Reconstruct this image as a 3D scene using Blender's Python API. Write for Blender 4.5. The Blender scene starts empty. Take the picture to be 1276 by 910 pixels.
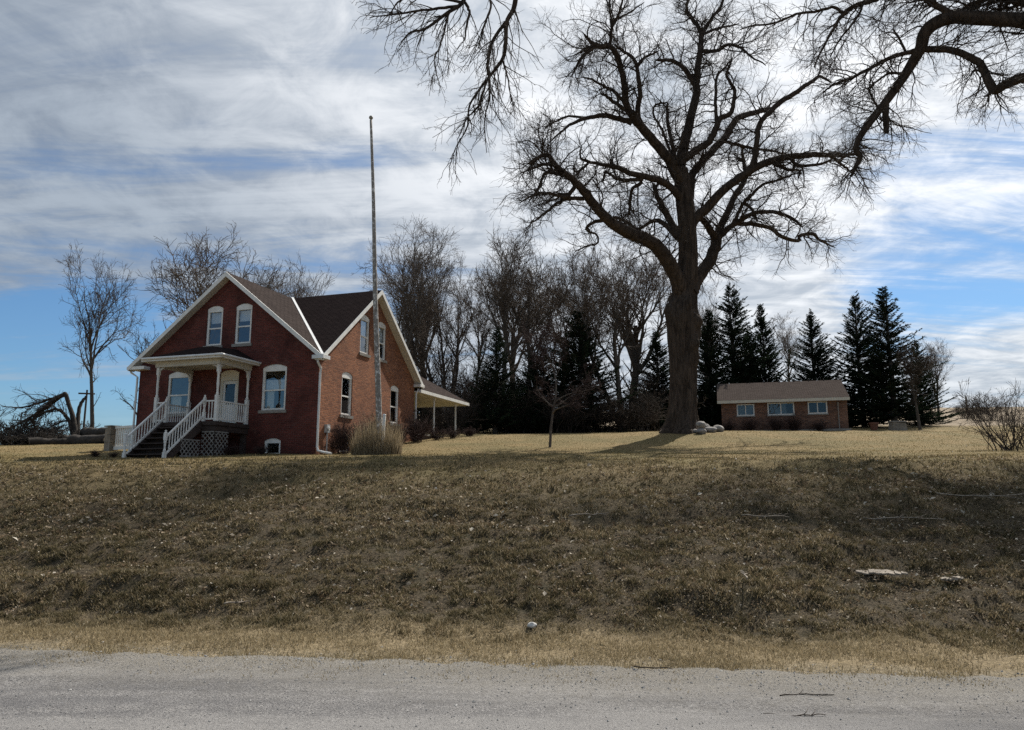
import bpy, math, random
import numpy as np
from mathutils import Vector
R = math.radians
scn = bpy.context.scene
COL = scn.collection
rng = np.random.default_rng(7)
random.seed(7)
EYE = 1.6
PITCH = R(9.24); FPX = 920.0
YAW = R(18.04)
SUN_AZ, SUN_EL = R(33), R(48)

# ------------------------------------------------------------------ numpy value noise
_tab = np.random.default_rng(1).random((256, 256))
def vnoise(x, y):
    xi = np.floor(x).astype(int); yi = np.floor(y).astype(int)
    fx = x - xi; fy = y - yi
    fx = fx*fx*(3-2*fx); fy = fy*fy*(3-2*fy)
    a = _tab[xi & 255, yi & 255]; b = _tab[(xi+1) & 255, yi & 255]
    c = _tab[xi & 255, (yi+1) & 255]; d = _tab[(xi+1) & 255, (yi+1) & 255]
    return (a*(1-fx)+b*fx)*(1-fy)+(c*(1-fx)+d*fx)*fy - .5
def sstep(a, b, x):
    t = np.clip((x-a)/(b-a), 0, 1); return t*t*(3-2*t)

# ------------------------------------------------------------------ terrain
PS = np.array([-60, -2, 2, 6.9, 7.6, 8.3, 9.2, 10, 12, 14, 16, 18, 20, 22, 24, 26, 28, 30, 33, 36, 40, 46, 54, 60, 75, 100, 130, 165, 190, 230, 400, 1500])
PZ = np.array([0, 0, 0, -.02, -.04, .0, .17, .34, .76, 1.13, 1.47, 1.8, 2.08, 2.32, 2.5, 2.63, 2.73, 2.88, 3.22, 3.62, 4.15, 4.72, 5.35, 6.0, 7.6, 10.6, 14.2, 17.6, 19.0, 19.4, 15, 10])
def ground_z(X, Y, rough=True):
    X = np.asarray(X, float); Y = np.asarray(Y, float)
    s = Y + .12*X
    z = np.interp(s, PS, PZ)
    # the left field tops out and drops away beyond the brush pile
    w = sstep(-.12, -.42, X/np.maximum(Y, 8))*sstep(30, 44, s)
    zl = np.interp(s, [30, 36, 42, 48, 60, 120, 1500], [2.88, 3.55, 4.0, 4.1, 3.4, 2.0, 2.0])
    z = z*(1-w) + zl*w
    # low mound under the old tree
    z = z + .22*np.exp(-(((X-9.2)/5)**2+((Y-40)/4)**2))
    if rough:
        bank = sstep(7.6, 9.5, s)*(1-sstep(18, 24, s))
        lawn = sstep(18, 24, s)
        tm = .5+.9*vnoise(X*.16+3, Y*.0+2)*2+.5*vnoise(X*.6, Y*.05); js = .55*vnoise(X*.4, X*.0+5)+.25*vnoise(X*1.3, X*0+8)
        z = z + bank*np.clip(tm, 0, 1)*(.085*np.tanh((s-11.0-js)/.16)+.06*np.tanh((s-17.2-js)/.22)) + bank*np.clip(1-tm, 0, 1)*.07*np.tanh((s-13.6-js)/.2)
        z = z + bank*(.20*vnoise(X*.28+s*.05, s*.8+3) + .12*vnoise(X*1.1, Y*1.6) + .13*vnoise(X*3.3, Y*3.3) + .08*vnoise(X*7.5, Y*7.5)) \
              + lawn*(.12*vnoise(X*.3, Y*.3) + .05*vnoise(X*1.1, Y*1.1)) \
              + sstep(6.8, 7.6, s)*(1-bank)*(1-lawn)*.06*vnoise(X*2.1, Y*2.1)
    return z
def gz(x, y): return float(ground_z(np.array([x]), np.array([y]))[0])

def ray(px, py):
    u = (px-638)/FPX; v = (455-py)/FPX
    c, s = math.cos(PITCH), math.sin(PITCH)
    return np.array([u, c-v*s, s+v*c])
def at(px, py, D):
    r = ray(px, py); t = D/r[1]
    return np.array([r[0]*t, D, EYE+r[2]*t])
def on_ground(px, D):
    """foot of something seen at image column px and standing D metres away"""
    x = (px-638)/FPX*D
    for _ in range(4):
        z = gz(x, D)
        x = (px-638)/FPX*(D*math.cos(PITCH)+(z-EYE)*math.sin(PITCH))
    return np.array([x, D, z])

# ------------------------------------------------------------------ materials
class Nodes:
    def __init__(s, name):
        s.m = bpy.data.materials.new(name); s.m.use_nodes = True
        s.t = s.m.node_tree; s.t.nodes.clear()
        s.out = s.n('ShaderNodeOutputMaterial')
    def n(s, ty, **kw):
        nd = s.t.nodes.new(ty)
        for k, v in kw.items(): setattr(nd, k, v)
        return nd
    def l(s, a, b): s.t.links.new(a, b)
    def val(s, sock, v):
        if hasattr(v, 'is_output'): s.l(v, sock)
        else: sock.default_value = v
    def coord(s, kind='Object', scale=(1, 1, 1)):
        tc = s.n('ShaderNodeTexCoord'); mp = s.n('ShaderNodeMapping')
        s.l(tc.outputs[kind], mp.inputs[0]); mp.inputs['Scale'].default_value = scale
        return mp.outputs[0]
    def noise(s, vec, scale, detail=4, rough=.55, dist=0):
        nd = s.n('ShaderNodeTexNoise'); s.l(vec, nd.inputs['Vector'])
        nd.inputs['Scale'].default_value = scale; nd.inputs['Detail'].default_value = detail
        nd.inputs['Roughness'].default_value = rough; nd.inputs['Distortion'].default_value = dist
        return nd.outputs['Fac']
    def ramp(s, fac, stops, mode='LINEAR'):
        nd = s.n('ShaderNodeValToRGB'); s.l(fac, nd.inputs[0]); e = nd.color_ramp.elements
        nd.color_ramp.interpolation = mode
        while len(e) < len(stops): e.new(.5)
        for i, (p, c) in enumerate(stops):
            e[i].position = p
            e[i].color = (c, c, c, 1) if isinstance(c, (int, float)) else (*c, 1)
        return nd.outputs[0]
    def mix(s, f, a, b, mode='MIX'):
        nd = s.n('ShaderNodeMix', data_type='RGBA', blend_type=mode)
        s.val(nd.inputs[0], f)
        for sock, v in ((nd.inputs[6], a), (nd.inputs[7], b)):
            if hasattr(v, 'is_output'): s.l(v, sock)
            else: sock.default_value = (*v, 1) if len(v) == 3 else v
        return nd.outputs[2]
    def math(s, op, a, b=0., c=0.):
        nd = s.n('ShaderNodeMath', operation=op)
        s.val(nd.inputs[0], a); s.val(nd.inputs[1], b); s.val(nd.inputs[2], c)
        return nd.outputs[0]
    def mrange(s, v, a, b, c=0., d=1., smooth=True):
        nd = s.n('ShaderNodeMapRange'); nd.interpolation_type = 'SMOOTHSTEP' if smooth else 'LINEAR'
        s.val(nd.inputs[0], v)
        for i, x in enumerate((a, b, c, d)): nd.inputs[i+1].default_value = x
        return nd.outputs[0]
    def bump(s, h, strength=.5, dist=.02):
        nd = s.n('ShaderNodeBump'); s.l(h, nd.inputs['Height'])
        nd.inputs['Strength'].default_value = strength; nd.inputs['Distance'].default_value = dist
        return nd.outputs[0]
    def bsdf(s, col, rough=.85, nrm=None, spec=.3, **kw):
        b = s.n('ShaderNodeBsdfPrincipled')
        s.val(b.inputs['Base Color'], col if hasattr(col, 'is_output') else (*col, 1))
        s.val(b.inputs['Roughness'], rough); b.inputs['Specular IOR Level'].default_value = spec
        if nrm is not None: s.l(nrm, b.inputs['Normal'])
        for k, v in kw.items(): b.inputs[k].default_value = v
        s.l(b.outputs[0], s.out.inputs[0]); return b

M = {}
def simple(name, c1, c2, scale=6, rough=.8, bump=.0, bscale=40, spec=.3, dist=.01, cscale=(1, 1, 1)):
    k = Nodes(name); v = k.coord('Object', cscale)
    n = k.noise(v, scale, 5, .6)
    col = k.mix(k.ramp(n, [(.35, 0.), (.65, 1.)]), c1, c2)
    nrm = k.bump(k.noise(v, bscale, 4, .65), bump, dist) if bump else None
    k.bsdf(col, rough, nrm, spec); M[name] = k.m; return k.m

def bark(name, c1, c2, sc=1., depth=.05):
    k = Nodes(name); v = k.coord('Object', (5.5*sc, 5.5*sc, .95*sc))
    n1 = k.noise(v, 1.2, 6, .7, .9); v2 = k.coord('Object', (1, 1, 1))
    n2 = k.noise(v2, 1.1, 4, .6)
    col = k.mix(k.ramp(n1, [(.36, 0.), (.62, 1.)]), c1, c2)
    col = k.mix(k.math('MULTIPLY', n2, .55), col, tuple(.75*x for x in c2))
    k.bsdf(col, .95, k.bump(n1, 1., depth), .1); M[name] = k.m
bark('old_bark', (.010, .008, .007), (.098, .073, .056), 1., .14)
bark('grey_bark', (.045, .038, .032), (.135, .115, .098), 1.8, .03)
simple('twig', (.034, .027, .022), (.070, .055, .045), 3, .95, spec=.1)
simple('pale_twig', (.070, .055, .044), (.125, .10, .080), 3, .95, spec=.1)
simple('red_twig', (.038, .025, .023), (.070, .046, .041), 3, .95, spec=.1)
simple('white_paint', (.62, .61, .57), (.74, .73, .69), 3, .55, .15, 30, dist=.003)
simple('old_white_paint', (.17, .16, .145), (.28, .265, .24), 7, .7)
simple('cream_paint', (.60, .56, .46), (.68, .64, .54), 3, .6)
simple('soffit_paint', (.50, .47, .40), (.58, .55, .47), 2, .7)
simple('gutter_metal', (.55, .56, .55), (.68, .68, .66), 3, .45, spec=.5)
simple('dark_wood', (.030, .021, .018), (.06, .043, .036), 5, .8, .3, 30, cscale=(1, 1, 4))
simple('stone_sill', (.20, .185, .165), (.30, .28, .25), 8, .9, .3, 60)
simple('pillar_stone', (.15, .128, .10), (.26, .225, .18), 4, .9, .6, 14, dist=.03)
simple('boulder_stone', (.15, .14, .13), (.36, .335, .31), 3, .9, .6, 12, dist=.03)
simple('grey_curtain', (.10, .12, .13), (.15, .17, .18), 5, .9)
simple('meter_grey', (.30, .31, .31), (.38, .39, .39), 5, .5)
simple('dark_room', (.010, .010, .011), (.02, .02, .02), 2, .9)
simple('blind_white', (.55, .55, .54), (.66, .66, .64), 3, .8)
simple('curtain', (.46, .44, .38), (.56, .53, .46), 6, .9, cscale=(12, 1, 1))
simple('terracotta', (.14, .065, .042), (.20, .09, .06), 8, .85)
simple('cut_wood', (.30, .25, .19), (.42, .36, .28), 10, .9, .5, 30, cscale=(1, 6, 1))
simple('log_bark', (.020, .017, .015), (.055, .046, .038), 5, .95, .8, 14, dist=.04)
simple('chalk', (.42, .41, .38), (.58, .56, .52), 9, .9, .4, 20)
simple('lead_ball', (.18, .17, .14), (.28, .26, .22), 6, .6)

simple('loose_stone', (.17, .165, .16), (.38, .37, .35), 40, .9)
simple('bark_piece', (.13, .105, .08), (.36, .31, .25), 14, .9, .6, 40, cscale=(1, 5, 1))
def weathered():
    k = Nodes('weathered_pole'); v = k.coord('Object', (14, 14, 2.2))
    n = k.noise(v, 1.6, 6, .7); v2 = k.coord('Object'); pt = k.noise(v2, 7, 6, .75)
    col = k.mix(k.ramp(n, [(.3, 0.), (.7, 1.)]), (.13, .115, .10), (.29, .265, .235))
    col = k.mix(k.ramp(pt, [(.53, 0.), (.58, 1.)]), col, (.55, .53, .50))
    k.bsdf(col, .9, k.bump(n, .6, .01), .2); M['weathered_pole'] = k.m
weathered()

def brick(name, a, b, mortar, dark, stain=0.4):
    k = Nodes(name); tc = k.n('ShaderNodeTexCoord')
    br = k.n('ShaderNodeTexBrick'); k.l(tc.outputs['UV'], br.inputs['Vector'])
    br.inputs['Scale'].default_value = 1.; br.inputs['Brick Width'].default_value = .215
    br.inputs['Row Height'].default_value = .075; br.inputs['Mortar Size'].default_value = .009
    br.inputs['Mortar Smooth'].default_value = .3; br.inputs['Bias'].default_value = -.15
    br.inputs['Color1'].default_value = (*a, 1); br.inputs['Color2'].default_value = (*b, 1)
    br.inputs['Mortar'].default_value = (*mortar, 1)
    n = k.noise(k.coord('Object'), .9, 6, .65); n2 = k.noise(k.coord('Object'), 9, 3, .6)
    col = k.mix(k.math('MULTIPLY', k.ramp(n, [(.42, 0.), (.68, 1.)]), stain), br.outputs['Color'], dark)
    col = k.mix(k.math('MULTIPLY', k.ramp(n2, [(.45, 0.), (.75, 1.)]), .35), col, tuple(min(1, x*1.5) for x in b))
    # damp, sooty foot of the wall and a few repointed pale patches
    sz = k.n('ShaderNodeSeparateXYZ'); k.l(k.coord('Object'), sz.inputs[0]); n4 = k.noise(k.coord('Object', (1, 1, .6)), 1.7, 5, .7)
    foot = k.mrange(k.math('ADD', sz.outputs[2], k.math('MULTIPLY', n4, 1.2)), 1.5, .3)
    col = k.mix(k.math('MULTIPLY', foot, .55), col, tuple(.6*x for x in dark))
    n5 = k.noise(k.coord('Object', (1, 1, 1.8)), 1.3, 3, .5, 1.5)
    col = k.mix(k.math('MULTIPLY', k.ramp(n5, [(.63, 0.), (.67, 1.)]), .22), col, mortar)
    h = k.math('ADD', k.math('MULTIPLY', br.outputs['Fac'], -1.), k.math('MULTIPLY', n2, .6))
    k.bsdf(col, .92, k.bump(h, 1., .022), .15); M[name] = k.m
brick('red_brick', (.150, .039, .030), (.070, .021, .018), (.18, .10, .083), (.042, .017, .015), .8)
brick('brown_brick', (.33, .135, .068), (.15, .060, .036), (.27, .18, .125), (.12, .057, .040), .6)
brick('shed_brick', (.30, .155, .10), (.10, .055, .042), (.20, .16, .13), (.085, .05, .04), .55)

def shingles(name, a, b, c):
    k = Nodes(name); tc = k.n('ShaderNodeTexCoord')
    br = k.n('ShaderNodeTexBrick'); k.l(tc.outputs['UV'], br.inputs['Vector'])
    br.inputs['Scale'].default_value = 1.; br.inputs['Brick Width'].default_value = .30
    br.inputs['Row Height'].default_value = .14; br.inputs['Mortar Size'].default_value = .016
    br.inputs['Mortar Smooth'].default_value = .8; br.inputs['Bias'].default_value = -.1
    br.inputs['Color1'].default_value = (*a, 1); br.inputs['Color2'].default_value = (*b, 1)
    br.inputs['Mortar'].default_value = (*c, 1)
    n = k.noise(k.coord('Object'), .8, 6, .7); n2 = k.noise(k.coord('UV'), 60, 3, .6)
    col = k.mix(k.math('MULTIPLY', n, .5), br.outputs['Color'], b)
    col = k.mix(k.math('MULTIPLY', n2, .4), col, tuple(1.6*x for x in a))
    h = k.math('ADD', k.math('MULTIPLY', br.outputs['Fac'], -1.), k.math('MULTIPLY', n2, .5))
    k.bsdf(col, 1., k.bump(h, .9, .02), .0); M[name] = k.m
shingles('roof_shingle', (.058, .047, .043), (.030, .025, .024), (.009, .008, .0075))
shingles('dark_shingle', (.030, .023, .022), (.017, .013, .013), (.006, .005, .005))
shingles('shed_shingle', (.080, .066, .059), (.050, .041, .037), (.022, .018, .016))

def glass(name, f0, f1):
    k = Nodes(name)
    tr = k.n('ShaderNodeBsdfTransparent'); tr.inputs[0].default_value = (.75, .8, .82, 1)
    gl = k.n('ShaderNodeBsdfGlossy'); gl.inputs['Roughness'].default_value = .02
    gl.inputs[0].default_value = (.9, .95, 1, 1)
    nn = k.noise(k.coord('Object'), 1.6, 2, .5); k.l(k.bump(nn, .25, .03), gl.inputs['Normal'])
    lw = k.n('ShaderNodeLayerWeight'); lw.inputs[0].default_value = .5
    f = k.math('ADD', k.math('MULTIPLY', k.math('POWER', lw.outputs['Facing'], 3.), f1), f0)
    mx = k.n('ShaderNodeMixShader'); k.l(f, mx.inputs[0]); k.l(tr.outputs[0], mx.inputs[1]); k.l(gl.outputs[0], mx.inputs[2])
    k.l(mx.outputs[0], k.out.inputs[0]); M[name] = k.m
glass('window_glass', .115, .8)
glass('dull_glass', .05, .5)

def leafy(name, stops, trans=.35, big=.3, fine=.55):
    """blade / needle / leaf material: one colour per loose piece, some light through it"""
    k = Nodes(name); g = k.n('ShaderNodeNewGeometry')
    col = k.ramp(g.outputs['Random Per Island'], stops)
    n = k.noise(k.coord('Object', (.35, 1.5, 1)), .7, 4, .6)
    col = k.mix(k.math('MULTIPLY', k.ramp(n, [(.38, 0.), (.62, 1.)]), big), col, stops[0][1])
    nf = k.noise(k.coord('Object'), 9, 3, .6); col = k.mix(k.math('MULTIPLY', k.ramp(nf, [(.44, 0.), (.6, 1.)]), fine), col, stops[0][1])
    d = k.n('ShaderNodeBsdfDiffuse'); t = k.n('ShaderNodeBsdfTranslucent')
    k.l(col, d.inputs[0]); k.l(col, t.inputs[0])
    mx = k.n('ShaderNodeMixShader'); mx.inputs[0].default_value = trans
    k.l(d.outputs[0], mx.inputs[1]); k.l(t.outputs[0], mx.inputs[2]); k.l(mx.outputs[0], k.out.inputs[0])
    M[name] = k.m
leafy('bank_blade', [(0, (.052, .049, .025)), (.3, (.14, .108, .060)), (.6, (.235, .176, .102)), (.85, (.38, .30, .19)), (1, (.58, .50, .37))], .35, .45, .6)
leafy('verge_blade', [(0, (.18, .14, .080)), (.5, (.31, .25, .15)), (1, (.45, .38, .25))], .3)
leafy('lawn_blade', [(0, (.12, .100, .044)), (.5, (.245, .185, .088)), (1, (.36, .28, .15))], .3, .5, .4)
leafy('clump_blade', [(0, (.20, .155, .095)), (.5, (.32, .255, .16)), (1, (.45, .37, .26))], .35)
leafy('needle', [(0, (.010, .017, .011)), (.5, (.018, .030, .017)), (1, (.034, .050, .026))], .15)
leafy('dead_leaf', [(0, (.07, .048, .03)), (.6, (.17, .125, .082)), (.86, (.30, .245, .18)), (1, (.54, .49, .41))], .2, 0., 0.)

def ground_mat():
    k = Nodes('ground'); v = k.coord('Object')
    sp = k.n('ShaderNodeSeparateXYZ'); k.l(v, sp.inputs[0])
    s = k.math('ADD', sp.outputs[1], k.math('MULTIPLY', sp.outputs[0], .12))
    n0 = k.noise(v, .35, 5, .6); n1 = k.noise(v, 1.7, 6, .65); n2 = k.noise(v, 22, 5, .7); n3 = k.noise(v, 90, 3, .7)
    sj = k.math('ADD', s, k.math('MULTIPLY', k.math('SUBTRACT', n1, .5), 1.5))
    straw = k.mix(k.ramp(n2, [(.3, 0.), (.7, 1.)]), (.12, .090, .052), (.36, .285, .175))
    gravel = k.mix(k.ramp(n2, [(.3, 0.), (.7, 1.)]), (.11, .093, .066), (.36, .305, .215))
    bank = k.mix(k.ramp(n2, [(.3, 0.), (.7, 1.)]), (.018, .015, .010), (.125, .098, .064))
    bank = k.mix(k.math('MULTIPLY', k.ramp(n1, [(.5, 0.), (.7, 1.)]), .5), bank, (.038, .040, .022))
    lawn = k.mix(k.ramp(n2, [(.3, 0.), (.7, 1.)]), (.125, .090, .042), (.29, .215, .105))
    lawn = k.mix(k.math('MULTIPLY', k.ramp(n0, [(.42, 0.), (.6, 1.)]), .5), lawn, (.105, .098, .044))
    field = k.mix(k.ramp(n0, [(.35, 0.), (.65, 1.)]), (.19, .15, .105), (.26, .21, .15))
    c = k.mix(k.mrange(sj, 7.0, 7.8), gravel, straw)
    c = k.mix(k.mrange(sj, 8.3, 9.1), c, bank)
    sj2 = k.math('ADD', s, k.math('MULTIPLY', k.math('SUBTRACT', n0, .5), 5.))
    c = k.mix(k.mrange(sj2, 12.5, 23.0), c, lawn)
    c = k.mix(k.mrange(sj2, 58, 66), c, field)
    h = k.math('ADD', n2, k.math('MULTIPLY', n3, .5))
    k.bsdf(c, .97, k.bump(h, .9, .05), .1); M['ground'] = k.m
ground_mat()
def road_mat():
    k = Nodes('road'); v = k.coord('Object'); va = k.coord('Object', (.18, 1, 1))
    sp = k.n('ShaderNodeSeparateXYZ'); k.l(v, sp.inputs[0])
    s = k.math('ADD', sp.outputs[1], k.math('MULTIPLY', sp.outputs[0], .12))
    cb = k.n('ShaderNodeCombineXYZ'); k.l(k.math('MULTIPLY', sp.outputs[0], .09), cb.inputs[0]); k.l(s, cb.inputs[1])
    trk = k.noise(cb.outputs[0], 1.5, 5, .6, .4)
    g = k.n('ShaderNodeTexVoronoi'); k.l(v, g.inputs['Vector']); g.inputs['Scale'].default_value = 95; g.inputs['Randomness'].default_value = 1
    n0 = k.noise(va, 1.1, 6, .65, .5); n1 = k.noise(v, 6, 8, .78); n2 = k.noise(v, 55, 6, .8); n3 = k.noise(v, 230, 3, .7)
    sep = k.n('ShaderNodeSeparateColor'); k.l(g.outputs['Color'], sep.inputs[0])
    c = k.mix(k.ramp(n2, [(.40, 0.), (.60, 1.)]), (.075, .073, .076), (.37, .355, .34))
    c = k.mix(k.math('MULTIPLY', k.ramp(n1, [(.44, 0.), (.60, 1.)]), .6), c, (.135, .132, .134))
    c = k.mix(k.math('MULTIPLY', k.ramp(trk, [(.44, 0.), (.56, 1.)]), .6), c, (.31, .298, .285))
    c = k.mix(k.math('MULTIPLY', k.ramp(n0, [(.48, 0.), (.62, 1.)]), .5), c, (.095, .094, .10))
    st = k.math('MULTIPLY', k.ramp(sep.outputs[0], [(.80, 0.), (.86, 1.)]), k.ramp(g.outputs['Distance'], [(.25, 1.), (.5, 0.)]))
    c = k.mix(k.math('MULTIPLY', st, .8), c, (.44, .42, .40))
    st2 = k.math('MULTIPLY', k.ramp(sep.outputs[1], [(.84, 0.), (.88, 1.)]), k.ramp(g.outputs['Distance'], [(.25, 1.), (.5, 0.)]))
    c = k.mix(k.math('MULTIPLY', st2, .8), c, (.045, .042, .04))
    e = k.mrange(k.math('ADD', s, k.math('MULTIPLY', k.math('SUBTRACT', n1, .5), 1.8)), 5.3, 7.2)
    c = k.mix(k.math('MULTIPLY', e, .85), c, k.mix(k.ramp(n2, [(.38, 0.), (.62, 1.)]), (.10, .09, .075), (.31, .285, .24)))
    h = k.math('ADD', k.math('MULTIPLY', n2, 1.), k.math('ADD', k.math('MULTIPLY', n3, .5), k.math('MULTIPLY', st, .6)))
    k.bsdf(c, .95, k.bump(h, .9, .022), .12); M['road'] = k.m
road_mat()

# ------------------------------------------------------------------ mesh helpers
def link(o, parent=None):
    COL.objects.link(o)
    if parent is not None: o.parent = parent
    return o
def tag(o, label=None, cat=None, group=None, kind=None):
    if label: o['label'] = label
    if cat: o['category'] = cat
    if group: o['group'] = group
    if kind: o['kind'] = kind
    return o
def empty(name, loc, rz=0, label=None, cat=None, group=None):
    o = bpy.data.objects.new(name, None); o.empty_display_size = .3
    o.location = loc; o.rotation_euler = (0, 0, rz); link(o)
    return tag(o, label, cat, group)
def mesh_np(name, V, quads=None, tris=None, mat=None, parent=None, smooth=True):
    me = bpy.data.meshes.new(name)
    q = np.zeros((0, 4), int) if quads is None else quads
    t = np.zeros((0, 3), int) if tris is None else tris
    me.vertices.add(len(V)); me.vertices.foreach_set('co', np.asarray(V, np.float32).ravel())
    nl = q.size+t.size; me.loops.add(nl)
    me.loops.foreach_set('vertex_index', np.concatenate([q.ravel(), t.ravel()]).astype(np.int32))
    npol = len(q)+len(t); me.polygons.add(npol)
    st = np.concatenate([np.arange(len(q))*4, q.size+np.arange(len(t))*3]).astype(np.int32)
    me.polygons.foreach_set('loop_start', st)
    me.polygons.foreach_set('use_smooth', np.full(npol, smooth))
    me.update(calc_edges=True); me.validate()
    if mat: me.materials.append(M[mat])
    return link(bpy.data.objects.new(name, me), parent)

class MB:
    """collects polygons of one part"""
    def __init__(s): s.v = []; s.f = []
    def poly(s, pts):
        b = len(s.v); s.v += [tuple(p) for p in pts]; s.f.append(list(range(b, b+len(pts))))
    def box(s, a, b):
        x0, y0, z0 = (min(p, q) for p, q in zip(a, b)); x1, y1, z1 = (max(p, q) for p, q in zip(a, b))
        c = [(x0, y0, z0), (x1, y0, z0), (x1, y1, z0), (x0, y1, z0), (x0, y0, z1), (x1, y0, z1), (x1, y1, z1), (x0, y1, z1)]
        s.hexa(c)
    def hexa(s, c):
        b = len(s.v); s.v += [tuple(p) for p in c]
        for f in ((3, 2, 1, 0), (4, 5, 6, 7), (0, 1, 5, 4), (1, 2, 6, 5), (2, 3, 7, 6), (3, 0, 4, 7)): s.f.append([b+i for i in f])
    def prism(s, poly, d):
        n = len(poly); d = np.array(d, float); p = [np.array(q, float) for q in poly]; b = len(s.v)
        s.v += [tuple(q) for q in p]+[tuple(q+d) for q in p]
        s.f.append([b+i for i in range(n)][::-1]); s.f.append([b+n+i for i in range(n)])
        for i in range(n):
            j = (i+1) % n; s.f.append([b+i, b+j, b+n+j, b+n+i])
    def bar(s, a, b, w, h, up=(0, 0, 1)):
        a = np.array(a, float); b = np.array(b, float); t = b-a; t /= np.linalg.norm(t)
        u = np.array(up, float); sd = np.cross(t, u)
        if np.linalg.norm(sd) < 1e-4: sd = np.cross(t, (1, 0, 0))
        sd /= np.linalg.norm(sd); u = np.cross(sd, t)
        sd = sd*w/2; u = u*h/2
        s.hexa([a-sd-u, a+sd-u, b+sd-u, b-sd-u, a-sd+u, a+sd+u, b+sd+u, b-sd+u])
    def tube(s, pts, r, n=8, caps=True):
        pts = [np.array(p, float) for p in pts]; rs = r if hasattr(r, '__len__') else [r]*len(pts)
        b = len(s.v)
        for i, p in enumerate(pts):
            t = pts[min(i+1, len(pts)-1)]-pts[max(i-1, 0)]; t /= np.linalg.norm(t)
            ref = np.array((0, 0, 1.)) if abs(t[2]) < .9 else np.array((1., 0, 0))
            u = np.cross(t, ref); u /= np.linalg.norm(u); w = np.cross(t, u)
            for k in range(n):
                a = 2*math.pi*k/n; s.v.append(tuple(p+(u*math.cos(a)+w*math.sin(a))*rs[i]))
        for i in range(len(pts)-1):
            for k in range(n):
                j = (k+1) % n; s.f.append([b+i*n+k, b+i*n+j, b+(i+1)*n+j, b+(i+1)*n+k])
        if caps:
            s.f.append([b+k for k in range(n)][::-1]); s.f.append([b+(len(pts)-1)*n+k for k in range(n)])
    def build(s, name, mat, parent=None, smooth=False):
        me = bpy.data.meshes.new(name); me.from_pydata(s.v, [], s.f); me.update()
        import bmesh
        bm = bmesh.new(); bm.from_mesh(me); bmesh.ops.recalc_face_normals(bm, faces=bm.faces)
        uv = bm.loops.layers.uv.new('UVMap')
        for f in bm.faces:
            n = f.normal; t = Vector((0, 0, 1)).cross(n)
            t = t.normalized() if t.length > .05 else Vector((1, 0, 0)); b = n.cross(t)
            f.smooth = smooth
            for l in f.loops: l[uv].uv = (l.vert.co.dot(t), l.vert.co.dot(b))
        bm.to_mesh(me); bm.free()
        me.materials.append(M[mat])
        return link(bpy.data.objects.new(name, me), parent)

def wall_with_holes(name, outline, holes, frame, depth, mat, parent):
    """flat wall (2D outline) with real openings; frame(u, w, d) -> 3D, d into the wall"""
    import bmesh
    bm = bmesh.new(); edges = []
    def loop(pts):
        vs = [bm.verts.new(frame(u, w, 0)) for u, w in pts]
        return [bm.edges.new((vs[i], vs[(i+1) % len(vs)])) for i in range(len(vs))]
    for pts in [outline]+holes: edges += loop(pts)
    bmesh.ops.triangle_fill(bm, use_beauty=True, use_dissolve=False, edges=edges)
    want = (Vector(frame(0, 0, 0))-Vector(frame(0, 0, 1))).normalized()
    for f in bm.faces:
        if f.normal.dot(want) < 0: f.normal_flip()
    for pts in holes:
        n = len(pts)
        a = [bm.verts.new(frame(u, w, 0)) for u, w in pts]; b = [bm.verts.new(frame(u, w, depth)) for u, w in pts]
        for i in range(n):
            j = (i+1) % n; bm.faces.new((a[i], a[j], b[j], b[i]))
    uv = bm.loops.layers.uv.new('UVMap'); bm.normal_update()
    for f in bm.faces:
        n = f.normal; t = Vector((0, 0, 1)).cross(n)
        t = t.normalized() if t.length > .05 else Vector((1, 0, 0)); bb = n.cross(t)
        for l in f.loops: l[uv].uv = (l.vert.co.dot(t), l.vert.co.dot(bb))
    me = bpy.data.meshes.new(name); bm.to_mesh(me); bm.free(); me.materials.append(M[mat])
    return link(bpy.data.objects.new(name, me), parent)

# ------------------------------------------------------------------ branches
def tubes_np(groups):
    """groups: list of (P (N,n,3), R (N,n), sides) -> verts, quads"""
    VV, QQ, base = [], [], 0
    for P, Rr, m in groups:
        N, n, _ = P.shape
        if N == 0: continue
        T = np.gradient(P, axis=1); T /= np.linalg.norm(T, axis=2, keepdims=True)+1e-9
        mean = P[:, -1]-P[:, 0]; ax = np.argmin(np.abs(mean), axis=1)
        ref = np.eye(3)[ax][:, None, :]
        U = np.cross(T, np.broadcast_to(ref, T.shape)); U /= np.linalg.norm(U, axis=2, keepdims=True)+1e-9
        W = np.cross(T, U); a = 2*np.pi*np.arange(m)/m
        V = P[:, :, None]+(U[:, :, None]*np.cos(a)[:, None]+W[:, :, None]*np.sin(a)[:, None])*Rr[:, :, None, None]
        idx = base+np.arange(N*n*m).reshape(N, n, m); nx = np.roll(idx, -1, axis=2)
        q = np.stack([idx[:, :-1], nx[:, :-1], nx[:, 1:], idx[:, 1:]], -1)
        VV.append(V.reshape(-1, 3)); QQ.append(q.reshape(-1, 4)); base += N*n*m
    return np.concatenate(VV), np.concatenate(QQ)
def resample(P, Rr, n=9):
    """(N,k,3) -> (N,n,3)"""
    k = P.shape[1]; x = np.linspace(0, k-1, n); i = np.minimum(x.astype(int), k-2); f = x-i
    return (P[:, i]*(1-f)[:, None]+P[:, i+1]*f[:, None], Rr[:, i]*(1-f)+Rr[:, i+1]*f)
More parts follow.
